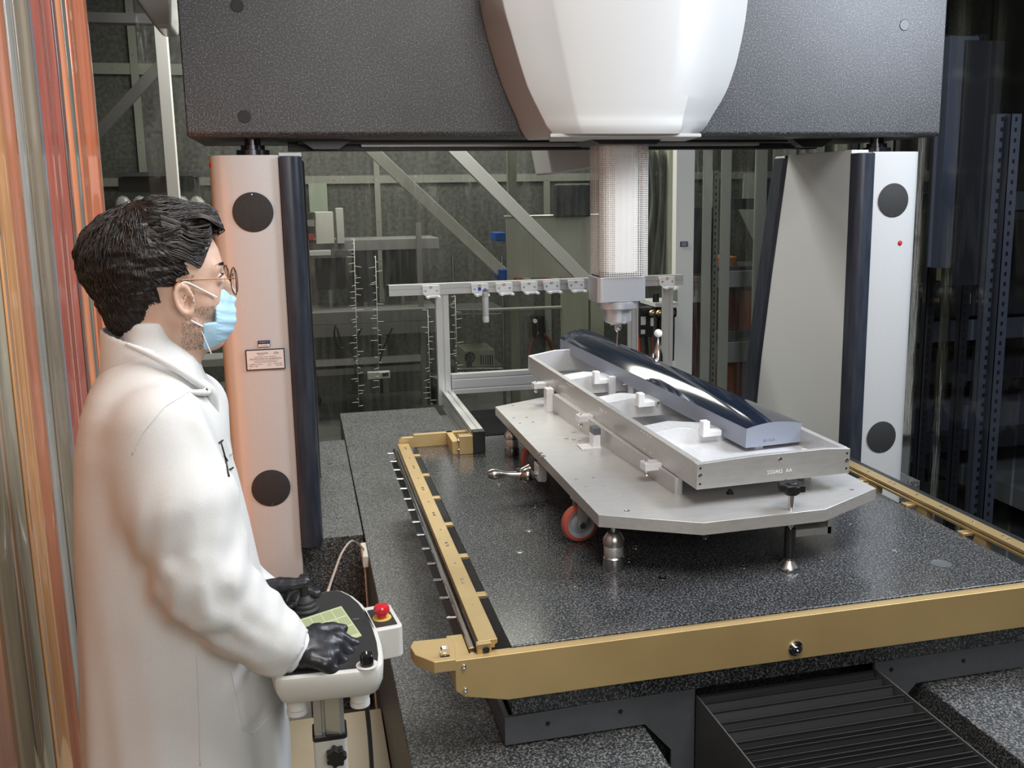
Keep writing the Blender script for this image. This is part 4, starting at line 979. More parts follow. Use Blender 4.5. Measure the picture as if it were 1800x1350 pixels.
# long wavy locks falling over the forehead
for k in range(64):
    y0_ = -.062+.100*k/63; x0_ = .010+rnd.uniform(-.02, .02)
    P_ = [(x0_, y0_, .158-abs(y0_)*.35), (.040, y0_*1.05, .165-abs(y0_)*.4), (.068+rnd.uniform(-.006, .004), y0_*1.05, .152-abs(y0_)*.4), (.076+rnd.uniform(-.008, .003), y0_+.005, .130-abs(y0_)*.2), (.066+rnd.uniform(-.008, .004), y0_+.008, .110+rnd.uniform(-.004, .008))]
    w_ = rnd.uniform(.0009, .0026); tube(bmh, [hl(q) for q in P_], [w_*.5, w_, w_*1.2, w_, .0004], 6, 5)
for k in range(60):          # strands sweeping over the temple
    z0_ = .148-.065*rnd.random(); P_ = [(-.03, -.083+.3*max(0, z0_-.10), z0_), (.0, -.083+.3*max(0, z0_-.10), z0_-.012), (.018, -.079, z0_-.022), (min(.046, .016+.45*max(0, z0_-.055)), -.070, z0_-.024+.006*math.sin(k)), (min(.056, .026+.45*max(0, z0_-.055)), -.062, z0_-.016)]
    w_ = rnd.uniform(.0006, .0016); tube(bmh, [hl(q) for q in P_], [w_*.5, w_, w_, w_*.8, .0003], 5, 5)
obj('hair_locks', bmh, HAIR, hr, smooth=True)
# beard shadow: short bristles on jaw and sideburn
bmh = BM()
rs_ = np.random.RandomState(5); xs_ = rs_.uniform(-.008, .052, 2600); zs_ = rs_.uniform(-.090, .045, 2600)
kp_ = ~((xs_ > .018) & (zs_ > -.012)) & ~((xs_ < .009) & (np.abs(zs_) < .030)); xs_, zs_ = xs_[kp_], zs_[kp_]
lo_, hi_ = np.full(xs_.shape, -.11), np.full(xs_.shape, -.015)
for _ in range(12):
    m_ = (lo_+hi_)/2; o_ = body(xs_, m_, zs_) > 0; lo_ = np.where(o_, m_, lo_); hi_ = np.where(o_, hi_, m_)
for x_, y_, z_ in zip(xs_, lo_, zs_):
    if y_ > -.028: continue
    p_ = Vector((x_, y_+.0003, z_)); q_ = p_+Vector((rnd.uniform(-.001, .002), -.0012, -.0022))
    a_, b_ = hl(p_), hl(q_); d_ = (b_-a_).normalized(); s1_ = d_.orthogonal().normalized()*.00026; s2_ = d_.cross(s1_)
    v_ = [bmh.verts.new(a_+s1_), bmh.verts.new(a_-s1_*.5+s2_*.8), bmh.verts.new(a_-s1_*.5-s2_*.8), bmh.verts.new(b_)]
    for f_ in ((0, 1, 3), (1, 2, 3), (2, 0, 3)): bmh.faces.new([v_[j] for j in f_])
obj('stubble', bmh, HAIR, pe, smooth=False)['kind'] = 'stuff'
# face mask
def maskf(X, Y, Z):
    Ya = np.abs(Y)
    d = ell(X, Y, Z, (.036, 0, -.036), (.052, .0585, .064))
    d = smin(d, cap(X, Y, Z, (.060, 0, .006), (.088, 0, -.004), .006, .012), .02)
    d = smin(d, ell(X, Y, Z, (.066, 0, -.040), (.030, .032, .034)), .02)
    d = d+.0007*np.tanh(2.5*np.sin((Z+.25*X)*330))*(np.clip((X-.05)*60, 0, 1))+.0005*np.sin(Z*900+X*300)*np.exp(-((X-.058)/.006)**2)
    top = Z-(.002+.62*(X-.056)*(X > .056)+.000)
    sidex = np.where(Z > -.046, .054, .030+.0*Z)-.10*np.minimum(0, Z+.05)
    d = smax(d, top, .003); d = smax(d, -(X-np.where(Z > -.043, .0535+.05*(Z+.02), .030)), .002)
    return np.maximum(d, -(Z+.098-.42*(X-.03)))
V, Fc = surfnet(maskf, (.02, -.075, -.11), (.11, .075, .03), .0018)
mk = obj('face_mask', (from_head(V), Fc), MASKM, pe, smooth=True); s_ = mk.modifiers.new('smooth', 'SMOOTH'); s_.iterations = 3
WC = mat('ear_loop_white', (.8, .8, .8), .6)
for sg in (-1, 1):
    bm = tube(BM(), [hl((.056, .058*sg, .002)), hl((.030, .068*sg, .018)), hl((.004, .0795*sg, .033)), hl((-.008, .078*sg, .030))], .0016, 6, 4); 
    tube(bm, [hl((.034, .052*sg, -.050)), hl((.014, .066*sg, -.038)), hl((.001, .076*sg, -.026)), hl((-.008, .077*sg, -.018))], .0016, 6, 4)
    obj('ear_loop', bm, WC, mk)
    bm = BM(); box(bm, -.0008, .0008, -.001, .001, -.026, .026, M=HM @ Matrix.Translation((.0325, .0535*sg, -.072)) @ Matrix.Rotation(R(-18), 4, 'Y'))
    obj('mask_seam', bm, WC, mk)
# glasses
gl = obj('glasses', (lambda b_: (tube(b_, [hl((.0955, .010, .033)), hl((.0985, .0, .037)), hl((.0955, -.010, .033))], .0009, 8, 6), b_)[1])(BM()), mat('copper_frame', (.32, .15, .07), .25, 1.0), pe, smooth=True)
GLS = mat('lens_glass', (1, 1, 1), .0, trans=1.0); GLS.node_tree.nodes['Principled BSDF'].inputs['IOR'].default_value = 1.08
for sg in (-1, 1):
    c_ = Vector((.093, .034*sg, .026)); pts_ = []
    for k in range(33):
        a_ = 2*math.pi*k/32; pts_.append(hl(c_+Vector((-.10*abs(math.cos(a_)) * .02, .0235*math.cos(a_), .0245*math.sin(a_)))))
    obj('rim', tube(BM(), pts_, .0011, 8, 1), mat('tortoise_rim', (.07, .028, .015), .25, .4), gl, smooth=True)
    obj('spectacle_lens', lathe(BM(), [(.0232, 0), (.0232, .0012)], hl(c_), d=fwd, seg=32), GLS, gl)
    obj('temple', tube(BM(), [hl((.090, .058*sg, .033)), hl((.082, .066*sg, .034)), hl((.030, .075*sg, .036)), hl((-.004, .0805*sg, .036)), hl((-.018, .081*sg, .024))], [.0009, .0009, .0009, .0016, .0016], 8, 5), mat('copper_frame'), gl, smooth=True)
    obj('nose_pad', sph(BM(), hl((.089, .009*sg, .020)), .004, (.5, .35, 1), seg=12), GLS, gl)

# ------------------------------------------------------------------ coat
PYW = R(12)
cen = []   # (z, x centre, half depth ahead/back, half width)
rowsL = [(600, 212, 330), (640, 182, 352), (680, 158, 360), (720, 145, 372), (780, 137, 394), (850, 135, 418), (930, 136, 438), (1010, 139, 456), (1100, 141, 480), (1200, 143, 499), (1349, 147, 511), (1700, 156, 520)]
Y0 = 1.79
tz, tx0, tx1 = [], [], []
for py, a, b in rowsL:
    p, q = pt(a, py, Y0), pt(b, py, Y0); tz.append((p.z+q.z)/2); tx0.append(p.x); tx1.append(q.x)
tz, tx0, tx1 = np.array(tz)[::-1], np.array(tx0)[::-1], np.array(tx1)[::-1]
nS, nE, nW = np.array(pt(283, 752, 1.625)), np.array(pt(362, 1022, 1.570)), np.array(pt(512, 1142, 1.578))
nEm = np.array(pt(320, 890, 1.590)); nF = np.array(pt(432, 1090, 1.582)); nC = np.array(pt(478, 1126, 1.575))
fS, fE, fW = np.array(pt(330, 735, 1.98)), np.array(pt(380, 1020, 1.97)), np.array(pt(466, 1052, 1.81))
poly_p = [(403, 1152), (500, 1140), (514, 1230), (440, 1290), (425, 1283)]
def inpoly(X, Z, P):
    c = np.zeros(X.shape, bool); n = len(P)
    for i in range(n):
        (x0, z0), (x1, z1) = P[i], P[(i+1) % n]
        t = ((z0 > Z) != (z1 > Z)) & (X < (x1-x0)*(Z-z0)/((z1-z0) or 1e-9)+x0); c ^= t
    return c
PP = [(pt(x, y, 1.60).x, pt(x, y, 1.60).z) for x, y in poly_p]
def coatf(X, Y, Z):
    x0, x1 = np.interp(Z, tz, tx0), np.interp(Z, tz, tx1); cx = (x0+x1)/2; a = (x1-x0)/2
    b = np.interp(Z, [.3, .8, 1.1, 1.30, 1.42, 1.48, 1.53, 1.57, 1.60, 1.66], [.235, .225, .20, .19, .18, .155, .115, .085, .072, .065])
    xl, yl = X-cx, Y-Y0
    th = np.arctan2(yl/b, xl/a); fold = .0045*np.sin(9*th+2.0+3*np.sin(Z*2.1))*np.clip((1.15-Z)*2.2, 0, 1)+.0022*np.sin(17*th+Z*5)*np.clip((1.25-Z)*2, 0, 1)
    k = (np.abs(xl/a)**2.2+np.abs(yl/b)**2.2)**(1/2.2); d = (k-1)*np.minimum(a, b)-fold
    d = np.maximum(d, Z-1.630); d = np.maximum(d, .46-Z)
    # shoulders
    d = smin(d, cap(X, Y, Z, (-.235, 1.665, 1.415), (-.215, 1.93, 1.44), .062, .062), .06)
    # near sleeve with creases
    s1 = chain(X, Y, Z, [(nS, .066), (nEm, .079), (nE, .070)], .03)
    s2 = chain(X, Y, Z, [(nE, .070), (nF, .060), (nC, .047), (nW, .044)], .03)
    cr_ = .0050*np.sin((X*.5+Z*1.0)*95+14*Y+6*np.sin(X*14))*np.exp(-((X-nE[0]-.02)**2+(Z-nE[2]-.02)**2)/.012)
    cr2 = .0035*np.sin((X*.75-Z*.55)*75+8*np.sin(Z*9))*np.exp(-((X-nEm[0])**2+(Z-nEm[2])**2)/.02)
    cr3 = .0045*np.sin((X*.9+Z*.45)*120+5*np.sin(Z*17))*np.exp(-((X-nF[0]+.03)**2+(Z-nF[2]-.03)**2)/.006)
    lf = .0032*np.sin((X-.35*(Z-1.2))*150+3*np.sin(Z*9))*np.clip((Z-1.02)*6, 0, 1)*np.clip((1.42-Z)*6, 0, 1)
    slv = smin(s1, s2, .03)-cr_*.45-cr3*.9-lf
    # long raised folds down the sleeve
    for (p, q, r_) in (((345, 745, 1.585), (400, 868, 1.57), .007), ((395, 860, 1.57), (425, 960, 1.575), .007), ((350, 990, 1.50), (372, 1095, 1.50), .009), ((300, 1010, 1.50), (400, 1140, 1.535), .009), ((372, 1095, 1.50), (470, 1060, 1.55), .008), ((430, 1120, 1.545), (485, 1085, 1.565), .006)):
        slv = smin(slv, cap(X, Y, Z, Vector(pt(*p))+Vector((0, .012, 0)), Vector(pt(*q))+Vector((0, .014, 0)), r_, r_*.5), .030)
    slv = smax(slv, -cap(X, Y, Z, pt(365, 985, 1.49), pt(395, 1105, 1.49), .006, .003), .02)
    slv = smax(slv, ((X-nW[0])*(nW-nC)[0]+(Y-nW[1])*(nW-nC)[1]+(Z-nW[2])*(nW-nC)[2])/np.linalg.norm(nW-nC)-.006, .004)
    d = smin(d, slv, .055)
    # far sleeve
    s3 = chain(X, Y, Z, [(fS, .075), (fE, .068), (fW, .042)], .03)
    d = smin(d, s3, .02)
    # hip pocket: a patch lying on the near side
    sx = np.interp(Z, [.5, .9, 1.2], [-.235, -.222, -.20]); d = d+.0022*np.exp(-((X-sx)/.006)**2)*(Y < 1.72)*(Z < 1.02)
    return d-.0035*(inpoly(X, Z, PP) & (Y < 1.72) & (Y > 1.5) & (Z < 1.06))
V, Fc = surfnet(coatf, (-.50, 1.44, .45), (.06, 2.12, 1.66), .0075)
V = np.array(V); V += (vnoise(V, (16, 16, 9), 5)*.0035)[:, None]*np.array([0, -1, 0])
ch = obj('lab_coat', (V, Fc), COAT, pe, smooth=True); CV, CF = V, Fc; s_ = ch.modifiers.new('smooth', 'SMOOTH'); s_.iterations = 4; s_.factor = .5
# cuffs: ribbed bands
def band(name, a, b, r0, r1, m):
    a, b = Vector(a), Vector(b); d = b-a; Ln = d.length
    P = [(r0*.8, -.004), (r0, 0)]+[(r0+(r1-r0)*t/8+.0006*(t % 2), Ln*t/8) for t in range(1, 8)]+[(r1, Ln), (r1-.003, Ln+.002), (r1-.010, Ln-.01)]
    return obj(name, lathe(BM(), P, a, d=d, seg=40), m, pe)
cdir = Vector(nW-nC).normalized()
band('cuff', Vector(nW)-cdir*.045, Vector(nW)+cdir*.012, .046, .0385, COAT)
fdir = Vector(fW-fE).normalized(); band('cuff', Vector(fW)-fdir*.05, Vector(fW)-fdir*.012, .044, .038, COAT)
# collar standing round the neck, lower at the throat
def collarf(X, Y, Z):
    c = hl((-.052, 0, -.10)); xl, yl = X-c.x-.30*(1.60-Z)*0, Y-c.y
    top = c.z+.048-.36*(X-c.x+.06); bot = c.z-.045-.55*(X-c.x+.06)
    rr = .066+.16*np.clip(top-Z, 0, .2); xs = (X-c.x-.10*(c.z-Z)); k = np.sqrt((xs/(rr*1.06))**2+(yl/(rr*1.0))**2); d = np.abs((k-1)*rr)-.0035
    d = smax(d, Z-top, .002); return smax(d, bot-Z, .002)
V, Fc = surfnet(collarf, (-.42, 1.62, 1.38), (-.05, 1.96, 1.72), .004)
obj('collar', (V, Fc), COAT, ch, smooth=True).modifiers.new('smooth', 'SMOOTH').iterations = 3
# lapel flap and snap at the throat
q_ = [pt(222, 604, 1.70), pt(262, 622, 1.695), pt(305, 645, 1.695), pt(340, 668, 1.71), pt(366, 688, 1.735), pt(352, 690, 1.71), pt(330, 688, 1.69)]
obj('lapel', tube(BM(), q_, [.003, .006, .007, .007, .006, .006, .003], 10, 6), COAT, ch, smooth=True)
# front placket edge
pl_ = [pt(350, 672, 1.74), pt(372, 690, 1.75), pt(378, 735, 1.77), pt(392, 775, 1.77), pt(400, 800, 1.775)]
obj('front_placket', tube(BM(), pl_, .009, 10, 5), COAT, ch, smooth=True)
obj('snap', lathe(BM(), [(.0045, 0), (.004, .0015), (.002, .002), (0, .0015)], pt(361, 686, 1.722), d=(.3, -1, .1), seg=16), SHINE, ch)
# seams and the printed badge follow the cloth: points found on the coat's own surface
from mathutils.bvhtree import BVHTree
bv = BVHTree.FromPolygons([tuple(v) for v in CV], [tuple(int(k) for k in f) for f in CF])
def on_coat(x, y):
    o_ = Vector(CAM); d_ = (pt(x, y, 1.6)-o_).normalized(); h = bv.ray_cast(o_, d_)
    return h[0]+h[1]*.0006 if h[0] else None
def seam(name, pts, r_, m, lab=None):
    P = []
    for (x0, y0), (x1, y1) in zip(pts, pts[1:]):
        n_ = max(2, int(math.hypot(x1-x0, y1-y0)/6))
        P += [on_coat(x0+(x1-x0)*k/n_, y0+(y1-y0)*k/n_) for k in range(n_)]
    P.append(on_coat(*pts[-1])); P = [p for p in P if p]
    if len(P) > 2: obj(name, tube(BM(), P, r_, 6, 1), m, ch, smooth=True, label=lab)
SEAM = mat('coat_seam', (.50, .50, .49), .8)
seam('pocket_seam', [(406, 1172), (418, 1240), (427, 1283), (444, 1291), (500, 1232), (500, 1215)], .0012, COAT)
seam('side_seam', [(345, 1150), (349, 1240), (352, 1345)], .0008, COAT)
seam('shoulder_seam', [(330, 690), (290, 715), (252, 760), (232, 800)], .0009, COAT)
BK = mat('badge_black', (.01, .01, .01), .6)
for s_ in ([(384, 779), (391, 774)], [(388, 779), (394, 800), (402, 838)], [(393, 800), (399, 810)], [(403, 826), (409, 822)]):
    seam('badge_print', s_, .0017, BK)
# trousers and shoes
def legf(X, Y, Z):
    d = None
    for y_, x_ in ((1.69, -.23), (1.90, -.18)):
        q = chain(X, Y, Z, [((x_-.02, y_, .75), .095), ((x_, y_, .48), .072), ((x_-.02, y_, .12), .058)], .02); d = q if d is None else np.minimum(d, q)
    return np.maximum(d, .07-Z)
V, Fc = surfnet(legf, (-.36, 1.56, .05), (-.04, 2.02, .86), .012); obj('trousers', (V, Fc), TROU, pe, smooth=True)
for y_, x_ in ((1.69, -.25), (1.90, -.20)):
    V, Fc = surfnet(lambda X, Y, Z: np.maximum(smin(cap(X, Y, Z, (x_-.03, y_, .05), (x_+.16, y_+.02, .028), .045, .036), cap(X, Y, Z, (x_-.02, y_, .05), (x_-.02, y_, .13), .045, .042), .02), .001-Z), (x_-.11, y_-.07, -.01), (x_+.24, y_+.09, .18), .008)
    obj('shoe', (V, Fc), BLACK, pe, smooth=True)

# ------------------------------------------------------------------ gloved hands
def hand(name, parts, lo, hi, label=None, extra=None):
    def f(X, Y, Z):
        d = parts['palm'](X, Y, Z)
        for P in parts['fingers']: d = smin(d, chain(X, Y, Z, P, .004), .0055)
        if extra: d = extra(d, X, Y, Z)
        return d
    V, Fc = surfnet(f, lo, hi, .0023)
    V = np.array(V); V += (vnoise(V, (90, 90, 90), 2)*.0012)[:, None]
    o_ = obj(name, (V, Fc), GLOVE, pe, smooth=True, label=label); s_ = o_.modifiers.new('smooth', 'SMOOTH'); s_.iterations = 2; return o_
W = Vector(nW)
def P_(x, y, Y): return tuple(pt(x, y, Y))
# right hand, palm down over the small joystick; index finger farthest from the camera
knk = [(599, 1124, 1.655), (600, 1136, 1.628), (594, 1150, 1.603), (584, 1163, 1.580)]
rows_ = []
fing = []
DY = -.043; GR = 1.26
def F_(pts, r): return [(P_(p[0], p[1], p[2]+DY), rr*GR) for p, rr in zip(pts, r)]
fing.append(F_([(560, 1128, 1.655), (594, 1121, 1.668), (622, 1134, 1.672), (630, 1160, 1.668), (622, 1176, 1.655)], (.012, .0112, .0100, .0092, .0082)))
fing.append(F_([(560, 1136, 1.635), (592, 1134, 1.640), (612, 1149, 1.642), (614, 1172, 1.638), (602, 1182, 1.630)], (.013, .0118, .0102, .0094, .0084)))
fing.append(F_([(556, 1148, 1.610), (584, 1151, 1.610), (601, 1164, 1.612), (600, 1184, 1.612), (588, 1190, 1.608)], (.013, .0116, .0100, .0090, .0080)))
fing.append(F_([(548, 1158, 1.590), (571, 1166, 1.585), (585, 1178, 1.586), (582, 1193, 1.590), (573, 1195, 1.592)], (.012, .0106, .0090, .0082, .0074)))
fing.append(F_([(530, 1128, 1.64), (556, 1112, 1.672), (580, 1107, 1.685), (601, 1106, 1.690)], (.015, .0125, .0105, .0085)))
palm = lambda X, Y, Z: smin(smin(chain(X, Y, Z, [(tuple(W+cdir*(-.01)), .034), (P_(535, 1138, 1.588), .031), (P_(574, 1134, 1.596), .025)], .012), cap(X, Y, Z, P_(525, 1152, 1.568), P_(568, 1158, 1.560), .027, .022), .014), cap(X, Y, Z, P_(520, 1140, 1.585), P_(560, 1146, 1.580), .026, .022), .012)
c_ = pt(570, 1145, 1.59)
hand('right_glove', dict(palm=palm, fingers=fing), (c_.x-.085, c_.y-.075, c_.z-.065), (c_.x+.085, c_.y+.085, c_.z+.065), 'black glove on the near hand, fingers curled over the small joystick')
# left hand, thumb on the tall joystick, fingers wrapped beyond it
DY = -.075; GR = 1.12; f2 = []
f2.append(F_([(470, 1036, 1.86), (492, 1028, 1.85), (512, 1027, 1.845), (537, 1023, 1.84)], (.017, .0125, .0112, .0090)))
f2.append(F_([(480, 1036, 1.885), (512, 1036, 1.885), (536, 1039, 1.88), (556, 1044, 1.87)], (.014, .0110, .0100, .0085)))
f2.append(F_([(480, 1046, 1.88), (506, 1047, 1.885), (524, 1052, 1.872), (520, 1060, 1.862)], (.014, .0110, .0098, .0085)))
f2.append(F_([(476, 1056, 1.875), (498, 1057, 1.880), (512, 1062, 1.868), (506, 1068, 1.858)], (.013, .0105, .0092, .0080)))
f2.append(F_([(470, 1064, 1.87), (488, 1066, 1.872), (498, 1070, 1.865), (494, 1075, 1.86)], (.012, .0095, .0085, .0075)))
palm2 = lambda X, Y, Z: smin(cap(X, Y, Z, P_(452, 1050, 1.80), P_(484, 1042, 1.79), .032, .022), cap(X, Y, Z, P_(452, 1062, 1.79), P_(478, 1058, 1.79), .030, .022), .012)
c_ = pt(500, 1050, 1.795)
hand('left_glove', dict(palm=palm2, fingers=f2), (c_.x-.085, c_.y-.06, c_.z-.07), (c_.x+.085, c_.y+.06, c_.z+.06), 'black glove on the far hand, thumb on the tall joystick')
for a, b, r0 in ((W-cdir*.012, W+cdir*.006, .0365),):
    obj('glove_cuff', lathe(BM(), [(r0*.75, 0), (r0*.93, .004), (r0*.93, .012), (r0*.86, .016), (r0*.88, .02), (r0*.80, .024), (r0*.75, .03)], a, d=b-a, seg=36), GLOVE, pe)

# ------------------------------------------------------------------ clear strip curtains
def clear_plastic(name, tint, amt, rough=.03, bmp=.35, ior=1.30):
    m = bpy.data.materials.new(name); m.use_nodes = True; nt = m.node_tree; nt.nodes.remove(nt.nodes['Principled BSDF'])
    o_ = nt.nodes['Material Output']; t = N(m, 'ShaderNodeBsdfTransparent'); t.inputs[0].default_value = (*tint, 1)
    g = N(m, 'ShaderNodeBsdfGlossy'); g.inputs['Roughness'].default_value = rough; g.inputs[0].default_value = (.8, .8, .78, 1)
    lw = N(m, 'ShaderNodeFresnel'); lw.inputs['IOR'].default_value = ior
    d = N(m, 'ShaderNodeBsdfDiffuse'); d.inputs[0].default_value = (.55, .56, .50, 1)
    mp = coords(m, (9, 9, 1.2)); n = N(m, 'ShaderNodeTexNoise', i_Scale=3.0, i_Detail=5); L(m, mp, 0, n, 'Vector')
    r = ramp(m, [(.38, (amt*.3,)*3), (.72, (amt*1.8,)*3)]); L(m, n, 0, r, 0)
    m1 = N(m, 'ShaderNodeMixShader'); m2 = N(m, 'ShaderNodeMixShader')
    L(m, r, 0, m1, 0); L(m, t, 0, m1, 1); L(m, d, 0, m1, 2); L(m, lw, 0, m2, 0); L(m, m1, 0, m2, 1); L(m, g, 0, m2, 2); L(m, m2, 0, o_, 0)
    bp = N(m, 'ShaderNodeBump', i_Strength=bmp, i_Distance=.02); L(m, n, 0, bp, 'Height'); L(m, bp, 0, g, 'Normal'); L(m, bp, 0, lw, 'Normal')
    return m
CLR = clear_plastic('clear_vinyl', (.955, .955, .94), .055); CLRB = clear_plastic('smoky_vinyl', (.50, .52, .56), .001, .06, .05, 1.14)
def strip(name, p0, p1, z0, z1, m, label, group, amp=.012, ph=0, n=14, thick=0, nz=10):
    p0, p1 = Vector((*p0, 0)), Vector((*p1, 0)); d = p1-p0; nn = Vector((-d.y, d.x, 0)).normalized(); bm = BM()
    V = [[bm.verts.new(p0+d*i/n+nn*(amp*math.sin(ph+i*2*math.pi/n*1.3)*(1-.5*j/nz)+amp*.4*math.sin(ph*3+j*.9))+Vector((0, 0, z0+(z1-z0)*j/nz))) for i in range(n+1)] for j in range(nz+1)]
    for j in range(nz):
        for i in range(n): bm.faces.new((V[j][i], V[j][i+1], V[j+1][i+1], V[j+1][i]))
    o_ = solo(name, bm, m, label, 'curtain', group, smooth=True)
    if thick: s = o_.modifiers.new('solid', 'SOLIDIFY'); s.thickness = thick
    return o_
rnd = random.Random(4)
CN = ['first', 'second', 'third', 'fourth', 'fifth', 'sixth', 'seventh', 'eighth']
xs = [-.88, -.42, .02, .38, .70, 1.12, 1.50, 1.92, 2.34, 2.80, 3.16]
CW = ['left of the white post at the far left', 'just left of the left column', 'right beside the left column guard', 'in front of the leftmost monitors', 'behind the left end of the rack bar', 'behind the rack post', 'in front of the beige cloth', 'behind the ram', 'left of the wide white post', 'right of the wide white post', 'beside the right column, farthest right']
for i, x in enumerate(xs):
    strip('curtain_strip', (x, 6.46+.02*(i % 2)), (x+.46, 6.47+.02*(i % 2)), .04, 3.6, CLR, 'clear plastic curtain strip hanging %s' % CW[i], 'clear strips behind the bridge', .016, i*1.7)
STITCH = mat('crease_white', (.75, .76, .70), .5)
for k, (px_, ya, yb) in enumerate(((622, 420, 715), (660, 450, 690), (752, 545, 720), (800, 520, 670))):
    bm = BM(); y = ya
    while y < yb:
        p = pt(px_+(y-ya)*.03, y, 6.446); w_ = rnd.uniform(.01, .05); sg = rnd.choice((-1, 1))
        tube(bm, [p, p+Vector((sg*w_, 0, rnd.uniform(-.01, .006)))], .0016, 4, 1)
        y += rnd.uniform(3, 12)
    tube(bm, [pt(px_, ya, 6.446), pt(px_+(yb-ya)*.03, yb, 6.446)], .0014, 4, 1)
    tag(solo('crease_line', bm, STITCH, 'line of fine white creases in the clear curtain, %s from the left' % CN[k], 'crease', 'creases in the clear curtain', smooth=True), kind='stuff')
for i in range(8):
    y0 = 3.45+i*.37
    strip('curtain_strip', (3.32, y0), (3.34, y0+.375), -.30, 3.5, CLRB, 'smoky plastic curtain strip on the right, %s counted from the picture edge' % CN[i], 'smoky strips on the right', .004, i*2.3)
# orange vinyl curtain on the left, its reflected colour bands painted in as overlapping strips
reflect_cols = [(158, (.66, .205, .10)), (130, (.16, .17, .145)), (118, (.62, .23, .11)), (110, (.13, .13, .125)), (98, (.42, .12, .085)), (70, (.19, .20, .23)), (55, (.22, .18, .13)), (40, (.30, .29, .26)), (20, (.38, .15, .085)), (0, (.56, .28, .12)), (-40, (.30, .27, .2)), (-90, (.6, .25, .1))]
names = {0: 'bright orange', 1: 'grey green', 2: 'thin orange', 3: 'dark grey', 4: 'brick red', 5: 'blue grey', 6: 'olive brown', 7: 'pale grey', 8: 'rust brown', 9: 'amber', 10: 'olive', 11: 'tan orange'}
ord_ = ['farthest from the camera', 'second from the far edge', 'third from the far edge', 'between thin orange and brick red', 'between dark and blue grey strips', 'beside the brick red strip', 'beside the blue grey strip', 'next to the rust brown strip', 'near the left edge of the picture', 'at the left edge', 'beyond the left edge', 'nearest the camera']
Yb = [ptx(px_, 100, -.56).y for px_, c in reflect_cols]+[1.3]
for i, (px_, c) in enumerate(reflect_cols):
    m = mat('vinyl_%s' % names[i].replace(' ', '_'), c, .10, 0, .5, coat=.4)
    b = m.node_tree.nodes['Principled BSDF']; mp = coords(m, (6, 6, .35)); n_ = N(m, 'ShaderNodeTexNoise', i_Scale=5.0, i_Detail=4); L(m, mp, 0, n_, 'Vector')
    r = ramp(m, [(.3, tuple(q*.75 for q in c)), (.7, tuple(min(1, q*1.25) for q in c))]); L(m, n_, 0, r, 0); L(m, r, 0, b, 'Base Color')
    strip('vinyl_strip', (-.56-.012*(i % 2), Yb[i]), (-.56-.012*((i+1) % 2), Yb[i+1]-.02), .02, 3.4, m, '%s vinyl curtain strip with reflections painted in, behind the person, %s' % (names[i], ord_[i]), None, .005, i*2.1, 12, .003, 14)

# ------------------------------------------------------------------ frame, lab furniture behind the curtain
def pbox(x0, y0, x1, y1, Y, dep, bm=None, mi=0):
    a, b = pt(x0, y0, Y), pt(x1, y1, Y); bm = bm or BM()
    return box(bm, a.x, b.x, Y, Y+dep, b.z, a.z, mi)
WP = mat('white_steel', (.62, .62, .58), .4); OW = mat('off_white_panel', (.48, .48, .43), .6); DG = mat('dark_grey', (.045, .045, .05), .5); MG = mat('mid_grey', (.20, .20, .195), .5)
a = pt(275, 70, 6.6)
solo('frame_post', B(-.765, -.695, 6.33, 6.40, 0, 3.5), WP, 'white steel post rising behind the person and left of the column', 'post', bevel=.004)
solo('frame_post', B(pt(1187, 480, 6.33).x, pt(1219, 480, 6.33).x, 6.33, 6.40, 0, 3.5), WP, 'wide white post right of the ram with a small dark label', 'post', bevel=.004)
solo('frame_post', B(pt(1172, 262, 6.9).x, pt(1185, 262, 6.9).x, 6.85, 6.9, 0, 3.5), mat('cream_post', (.55, .55, .42), .5), 'narrow cream post beside the wide white post', 'post', bevel=.004)
p = pt(1203, 429, 6.325); lb = solo('post_label', box(BM(), p.x-.03, p.x+.026, 6.323, 6.329, p.z-.018, p.z+.018), NAVY, 'small navy label stuck on the wide white post', 'label')
text('lettering', 'ALIGN\nSERIES', .014, PAPER, frame((p.x-.002, 6.322, p.z), (1, 0, 0), (0, 0, 1)), lb, .0004)
def brace(p, q, Y, w_, m, label, group=None):
    a, b = pt(*p, Y), pt(*q, Y); d = (b-a).normalized(); n_ = Vector((-d.z, 0, d.x)); bm = BM()
    v = [(s.x, s.z) for s in (a-n_*w_/2, b-n_*w_/2, b+n_*w_/2, a+n_*w_/2)]; prism(bm, v, Y, Y+.05, 'y')
    return solo('diagonal_brace', bm, m, label, 'brace', group, bevel=.004)
brace((770, 232), (1045, 508), 6.35, .085, WP, 'white diagonal brace running down behind the ram')
brace((620, 232), (885, 480), 7.15, .085, mat('brace_grey', (.58, .58, .52), .5), 'dimmer diagonal brace further back, left of the white one')
brace((160, 245), (338, 53), 7.2, .07, MG, 'grey diagonal brace behind the curtain above the head')
solo('roof_beam', box(BM(), -3, .1, 6.9, 7.0, pt(200, 40, 6.9).z, pt(200, 22, 6.9).z), MG, 'horizontal grey beam crossing the top left corner', 'beam', bevel=.004)
# glossy housing above the left post
q = [pt(255, -60, 5.6), pt(315, -60, 5.6), pt(315, 66, 5.6), pt(288, 66, 5.6), pt(255, 20, 5.6)]
bm = prism(BM(), [(v.x, v.z) for v in q], 5.3, 5.6, 'y'); solo('light_housing', bm, mat('gloss_grey', (.42, .42, .40), .15), 'glossy grey housing at the top left beside the beam', 'housing', bevel=.02)
